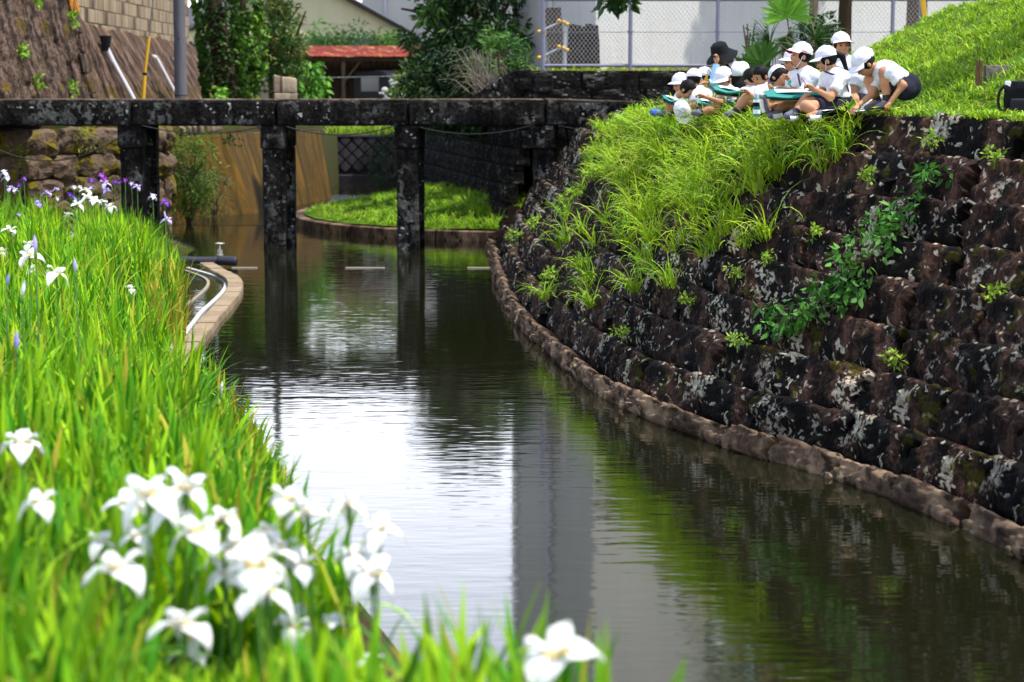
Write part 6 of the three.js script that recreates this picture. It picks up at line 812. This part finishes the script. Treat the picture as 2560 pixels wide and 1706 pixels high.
// ================================================================ SMALL THINGS ON THE BANKS AND WATER
{
  // block kerb of the iris pond
  const c = plan(curbPlan.filter(([x, Z]) => Z > 19.5).map(([x, Z]) => [x - 0.02, Z])), L = c.getLength(), k = thing('block_kerb', 'pale block kerb winding along the iris pond in the water', 'kerb'), r = rng(111);
  const kerbTex = tex(256, 0.8, (u, v) => { const a = pf(u, v, 6, 6, 4, 2), f = pf(u, v, 40, 40, 2, 9); return [...mixc([0.42, 0.36, 0.29], [0.64, 0.57, 0.47], 0.6 * a + 0.4 * f), f]; }, 0.006); M.kerb = mat(kerbTex, 0.85); M.kerb2 = mat(kerbTex, 0.85); M.kerb2.color.setRGB(0.86, 0.84, 0.82);
  const g = [0, 1, 2, 3].map((i) => slab(0.62, 0.4, 0.24, 0.008, [2, 2, 2], 0.015, i + 3)); let n = 0;
  for (let s = 0.1; s < L - 0.4; s += 0.64, n++) { const p = c.getPointAt(s / L), t = c.getTangentAt(s / L), o = mesh('block', g[n % 4], n % 3 ? M.kerb : M.kerb2, k); o.position.set(p.x, -0.115 + rr(-0.01, 0.01, r), p.z); o.rotation.y = Math.atan2(-t.z, t.x); }
  // two low strips inside it
  const strip = (name, label, pts, w, m) => { const cc = plan(pts), o = thing(name, label, 'edging'), len = cc.getLength(), q = Math.ceil(len / 1.3); for (let i = 0; i < q; i++) mesh('length', sheet(10, 3, (u, v) => { const s = clamp((i + u * 0.99) / q), p = cc.getPointAt(s), t = cc.getTangentAt(s), nn = V(-t.z, 0, t.x), e = [[-w / 2, -0.1], [-w / 2, 0.02], [w / 2, 0.02], [w / 2, -0.1]][Math.round(v * 3)]; return [p.x + nn.x * e[0], e[1], p.z + nn.z * e[0]]; }).toNonIndexed(), m, o).geometry.computeVertexNormals(); };
  M.plank = flat(0.24, 0.21, 0.17, 0.8); M.plankPale = flat(0.42, 0.41, 0.4, 0.7);
  strip('plank_edging', 'thin grey plank edging nearest the irises', [[-5.5, 32.9], [-4.72, 30.75], [-4.45, 26.1], [-4.3, 24.1], [-4.25, 22.8]], 0.045, M.plank); strip('plank_edging', 'pale plank edging between the grey plank and block kerb', [[-5.42, 33.1], [-4.46, 30.75], [-4.13, 26.1], [-3.97, 23.9], [-3.85, 22.6]], 0.06, M.plankPale);
  // drain pipe with its valve
  const p = thing('black_pipe', 'black plastic pipe with elbow lying at the pond end', 'pipe', [-5.0, 0.12, -33.3]); M.blackPlastic = flat(0.022, 0.022, 0.03, 0.35); mesh('run', bar([-1.2, 0.02, 0], [0.1, 0, 0], 0.05, 16), M.blackPlastic, p); mesh('coupling', bar([0.05, 0, 0], [0.36, -0.02, 0.02], 0.08, 18), M.blackPlastic, p); mesh('end_cap', at(new THREE.SphereGeometry(0.08, 16, 10), [0.36, -0.02, 0.02], [0, 0, 0], [0.5, 1, 1]), M.blackPlastic, p); mesh('elbow', tube([[-0.35, 0.0, 0.12], [-0.5, 0, 0.14], [-0.56, -0.06, 0.2], [-0.56, -0.2, 0.24]], 0.07, 0.07, 14, 18), M.blackPlastic, p); mesh('outlet', bar([-0.35, 0, 0.12], [0.05, 0, 0.06], 0.065, 14), M.blackPlastic, p);
  const v = thing('gate_valve', 'small metal valve with a round handwheel on the black pipe', 'valve', [-4.9, 0.19, -33.3]); M.valve = flat(0.35, 0.33, 0.26, 0.4, { metalness: 0.6 }); mesh('body', new THREE.LatheGeometry([[0.055, 0], [0.055, 0.03], [0.04, 0.04], [0.05, 0.075], [0.03, 0.11], [0.014, 0.13], [0.012, 0.2], [0.001, 0.2]].map(([a, b]) => new THREE.Vector2(a, b)), 16), M.valve, v); mesh('handwheel', at(new THREE.TorusGeometry(0.07, 0.014, 8, 24), [0, 0.205, 0], [Math.PI / 2, 0, 0]), M.valve, v); mesh('spokes', join([bar([-0.07, 0.205, 0], [0.07, 0.205, 0], 0.008), bar([0, 0.205, -0.07], [0, 0.205, 0.07], 0.008)]), M.valve, v);
  for (const [a, b, lab] of [[-4.68, -4.25, 'pale weir board breaking the water beside the black pipe'], [-2.78, -2.12, 'pale weir board breaking the water between the two middle pillars'], [-0.75, -0.32, 'pale weir board breaking the water against the stone wall']]) { const w = thing('weir_board', lab, 'board', [(a + b) / 2, 0, -33.1]); mesh('plank', at(slab(b - a, 0.16, 0.06, 0.004, [4, 1, 1], 0.008, a), [0, -0.064, 0]), M.plank, w); mesh('stake', at(slab(0.05, 0.4, 0.05, 0.003), [0.05, -0.2, -0.06]), M.plank, w); }
  // cables slung under the bridge deck
  const cable = (lab, x0, y0, x1, y1, sag, r) => { const o = thing('hanging_cable', lab, 'cable', [0, 0, -36.85]), pts = []; for (let i = 0; i <= 12; i++) { const t = i / 12; pts.push([mix(x0, x1, t), mix(y0, y1, t) - sag * 4 * t * (1 - t), 0.05]); } mesh('strand', tube(pts, r, r, 6, 36), M.dark, o); mesh('hook', at(new THREE.TorusGeometry(0.03, 0.008, 6, 12), [x1, y1, 0.05]), M.dark, o); };
  cable('black cable sagging low before the boulder wall', -10.2, 2.32, -7.2, 2.1, 0.55, 0.014); cable('black cable sagging between the first two pillars', -6.8, 2.3, -4.65, 2.27, 0.13, 0.012); cable('black cable sagging between the middle pillars', -4.15, 2.28, -2.15, 2.3, 0.16, 0.012); cable('black cable sagging right of the third pillar', -1.7, 2.27, 0.35, 2.3, 0.14, 0.01); cable('black cable running from the last pillar to the wall', 0.85, 2.3, 2.2, 2.15, 0.04, 0.01);
  const vine = thing('hanging_vine', 'dark sprig of leaves hanging from the bridge deck', 'vine', [-5.0, 2.28, -36.8]); mesh('stem', tube([[0, 0.03, 0], [-0.05, -0.15, 0.02], [-0.2, -0.28, 0]], 0.006, 0.003, 5), M.bark, vine); crown(vine, { c: [-0.16, -0.2, 0], rad: [0.24, 0.14, 0.1], clumps: 8, n: 8, size: [0.06, 0.1], pal: DK, clumpR: 0.5, seed: 201 }, 'leaves');
  // things on the lawn
  const ly = (x, Z) => lawnY(x, Z);
  const bt = thing('blue_bottle', 'blue flask with a silver cap lying on the grass', 'bottle', [3.82, ly(3.82, 17.6) + 0.04, -17.6], -0.06); const lt = (pts, m, n) => mesh(n, at(new THREE.LatheGeometry(pts.map(([a, b]) => new THREE.Vector2(a, b)), 20), [0, 0, 0], [0, 0, -Math.PI / 2]), m, bt); lt([[0.001, -0.16], [0.034, -0.16], [0.034, -0.13]], M.pvc, 'base'); lt([[0.034, -0.13], [0.037, -0.11], [0.037, 0.06], [0.03, 0.09], [0.022, 0.1]], flat(0.03, 0.13, 0.33, 0.25, { metalness: 0.5 }), 'flask'); lt([[0.024, 0.1], [0.026, 0.105], [0.026, 0.15], [0.016, 0.17], [0.001, 0.17]], flat(0.55, 0.55, 0.56, 0.2, { metalness: 0.8 }), 'lid'); mesh('strap', tube([[0.0, 0.035, 0.02], [0.07, -0.0, 0.05], [0.02, -0.03, 0.06]], 0.006, 0.006, 6), M.dark, bt);
  const lg = thing('log_step', 'short wooden post and board holding the grassy slope', 'log step', [4.42, ly(4.42, 19) - 0.05, -19], 0.2); M.wood = mat(barkTex, 0.9); M.wood.color.setRGB(1.3, 1.1, 0.85); mesh('post', at(cyl(0.035, 0.033, 0.3, 14), [0, 0, 0]), M.wood, lg); mesh('board', at(slab(0.34, 0.16, 0.05, 0.005, [3, 2, 1], 0.01), [0.24, 0.18, -0.04]), M.conc, lg);
  const bp = thing('backpack', 'black backpack standing at the right edge of the lawn', 'backpack', [4.36, ly(4.36, 17.2), -17.2], -0.3); mesh('body', nets((x, y, z) => { const b = Math.max(Math.abs(x) - 0.1, Math.abs(y - 0.16) - 0.13, Math.abs(z) - 0.07); return b - 0.03 + 0.008 * n3(x * 14, y * 14, z * 14) + Math.max(0, y - 0.24) * 0.25; }, [-0.16, -0.02, -0.14], [0.16, 0.38, 0.14], 0.01), flat(0.006, 0.006, 0.008, 0.8), bp); bp.scale.set(1, 1.05, 1); mesh('pocket', at(slab(0.15, 0.13, 0.05, 0.004, [2, 2, 1], 0.015), [0, 0.1, 0.11]), flat(0.014, 0.014, 0.017, 0.7), bp); mesh('strap', tube([[-0.09, 0.3, 0.04], [-0.17, 0.22, 0.04], [-0.17, 0.09, 0.04], [-0.11, 0.03, 0.04]], 0.013, 0.013, 8, 20), M.dark, bp); mesh('tag', at(slab(0.05, 0.05, 0.02, 0, [1, 1, 1], 0.006), [-0.1, 0.28, 0.08]), P_.paper, bp); mesh('orange_tab', at(slab(0.05, 0.03, 0.03, 0, [1, 1, 1], 0.006), [0.06, 0.34, 0.03]), flat(0.8, 0.2, 0.01, 0.6), bp);
  // dark creeper and small weeds on the revetment
  const wallAt = (Z, h, off = 0.1) => { let lo = 0, hi = 1; for (let i = 0; i < 30; i++) { const m = (lo + hi) / 2; -toeCurve.getPointAt(m).z > Z ? lo = m : hi = m; } const q = toeCurve.getPointAt(lo), t = toeCurve.getTangentAt(lo), nn = V(-t.z, 0, t.x); if (nn.x < 0) nn.negate(); return [q.x + nn.x * (RUN * h - off * 0.8), crestY(-q.z) * h + off * 0.55, q.z + nn.z * (RUN * h - off * 0.8)]; };
  const cr = thing('creeper', 'dark green creeper trailing diagonally down the stone wall', 'creeper'), list = [], stems = [], rc = rng(222); let prev;
  for (const [Z, h, rad, n] of [[15.75, 0.82, 0.16, 60], [15.85, 0.72, 0.2, 90], [15.9, 0.62, 0.26, 150], [16.0, 0.53, 0.22, 110], [16.1, 0.45, 0.24, 130], [16.3, 0.38, 0.2, 110], [16.55, 0.34, 0.18, 90], [15.8, 0.45, 0.16, 60], [16.8, 0.38, 0.12, 40]]) { const b = wallAt(Z, h, 0.1); if (prev) stems.push(tube([prev, b], 0.006, 0.005, 5, 3)); prev = b; list.push(...crownList({ c: b, rad: [rad, rad * 0.7, rad], clumps: Math.round(n / 10), n: 10, size: [0.06, 0.11], pal: [[0.03, 0.12, 0.012], [0.05, 0.18, 0.015], [0.08, 0.24, 0.02]], droop: 0.6, clumpR: 0.45 }, rc)); }
  mesh('stems', join(stems), M.bark, cr); copies('leaves', LEAF.oval, foliageMat, list, cr);
  const proto = (seed) => crownList({ c: [0, 0.05, 0], rad: [0.07, 0.05, 0.06], clumps: 7, n: 9, size: [0.025, 0.05], pal: [[0.22, 0.38, 0.02], [0.3, 0.42, 0.03]], droop: 0.1, clumpR: 0.55 }, rng(seed));
  const small = [[18.4, 0.34, 'yellow-green weed tuft low on the wall below the long grass'], [17.8, 0.45, 'yellow-green weed tuft left of the dark creeper'], [17.3, 0.5, 'weed tuft under the middle lichen patch'], [17.0, 0.26, 'lone leafy weed just above the pale toe stones'], [19.6, 0.18, 'tiny weed close above the toe stones'], [16.0, 0.9, 'weed rosette near the wall crest above the creeper'], [15.2, 0.86, 'tall bright weed near the right wall crest'], [16.6, 0.78, 'bright weed beside the pale lichen near the crest'], [15.0, 0.3, 'small weed low at the right end of the wall'], [28.5, 0.5, 'moss cushion halfway up the far wall edge'], [30.5, 0.32, 'moss cushion low on the far wall edge'], [27.2, 0.64, 'moss cushion high on the far wall edge'], [32, 0.2, 'moss cushion nearest the water on the far wall edge'], [29.6, 0.72, 'moss cushion under the far crest'], [16.9, 0.6, 'weed pair below the crest stones'], [18.0, 0.55, 'weed in the joint right of the long grass'], [14.4, 0.5, 'weed at the right edge of the picture on the wall'], [24.5, 0.2, 'moss cushion above the toe stones mid wall']];
  small.forEach(([Z, h, lab], i) => { const o = thing('wall_weed', lab, 'weed', wallAt(Z, h, 0.07), i, 'small weeds on the stone wall'), s = Z > 22 ? 1.8 : 1.15; o.scale.setScalar(s); mesh('stalk', tube([[0, -0.05, 0], [0.01, 0.05, 0.01]], 0.004, 0.003, 5), M.stem, o); copies('leaves', LEAF.oval, foliageMat, proto(300 + i), o); });
  // leafy weeds on the old wall
  const rw = rng(333); ['bright weed at the left edge of the old wall', 'weed tuft low on the old wall near the bridge', 'weed growing from an upper joint of the old wall', 'weed below the ochre stained corner stones', 'trailing weed high on the old wall', 'weed at the foot of the old wall above the deck'].forEach((lab, i) => { const Z = [38.9, 39.6, 41, 44.2, 42, 42.6][i], y = [3.7, 3.1, 4.7, 4.5, 4.9, 2.95][i], o = thing('wall_plant', lab, 'weed', [-9.75 + Math.max(0, 4.6 - y) * 0.2 + 0.06, y, -Z], 0, 'weeds on the old wall'); mesh('stalk', tube([[-0.05, -0.05, 0], [0.02, 0.05, 0.01]], 0.006, 0.004, 5), M.stem, o); copies('leaves', LEAF.round, foliageMat, crownList({ c: [0.04, 0.02, 0], rad: [0.08, 0.16, 0.14], clumps: 9, n: 8, size: [0.05, 0.1], pal: [[0.2, 0.4, 0.02], [0.28, 0.44, 0.03]], clumpR: 0.5 }, rng(340 + i)), o); });
  // moss and ferns on the boulder wall
  ['yellow fern clump on the boulder wall under the bridge', 'fern clump high between boulders', 'fern clump beside the left pillar', 'low yellow moss fern among the boulders'].forEach((lab, i) => { const m = [0.25, 0.55, 0.85, 0.08][i], o = thing('fern', lab, 'fern', [mix(-10.6, -7.2, m) + 0.25, [1.6, 1.95, 1.5, 1.3][i], -mix(37.9, 41.4, m) + 0.25], 0, 'ferns on the boulder wall'); mesh('stalk', tube([[-0.1, -0.05, -0.1], [0, 0.05, 0]], 0.01, 0.006, 5), M.stem, o); copies('leaves', LEAF.thin, foliageMat, crownList({ c: [0, 0.05, 0], rad: [0.24, 0.3, 0.14], clumps: 12, n: 14, size: [0.1, 0.18], pal: [[0.35, 0.36, 0.02], [0.24, 0.3, 0.02]], clumpR: 0.5 }, rng(360 + i)), o); });
  // white-flowered weeds before the shed
  const wf = thing('daisy_weed', 'tall weed with small white flowers before the parked van', 'weed', [-3.75, 1.7, -62.5]); { const st = [], L = [], r2 = rng(380); for (let i = 0; i < 9; i++) { const x = rr(-0.4, 0.4, r2), y = rr(0.8, 1.5, r2), z = rr(-0.2, 0.2, r2); st.push(tube([[x * 0.5, 0, z], [x * 0.8, y * 0.6, z], [x, y, z]], 0.008, 0.004, 5)); for (let k = 0; k < 6; k++) L.push(V(x + rr(-0.1, 0.1, r2), y + rr(-0.12, 0.06, r2), z)); } mesh('stems', join(st), M.stem, wf); const fl = new THREE.SphereGeometry(0.035, 8, 5); fl.scale(1, 0.45, 1); L.forEach((p) => { const f = mesh('blossom', fl, P_.cap, wf); f.position.copy(p); }); }
  mesh; const wire = thing('yard_wire', 'thin wire strung across the open shed front', 'wire', [-5.4, 0, -64.5]); mesh('strand', bar([-2.4, 3.28, 0], [2.6, 3.4, 0], 0.006, 5), M.wire, wire); for (const x of [-2.4, 2.6]) mesh('stake', bar([x, 1.5, 0], [x, 3.5, 0], 0.02, 6), M.bark, wire);
}
scene.traverse((o) => { if (o.isMesh) { o.castShadow = o.receiveShadow = true; } });
renderer.render(scene, camera);
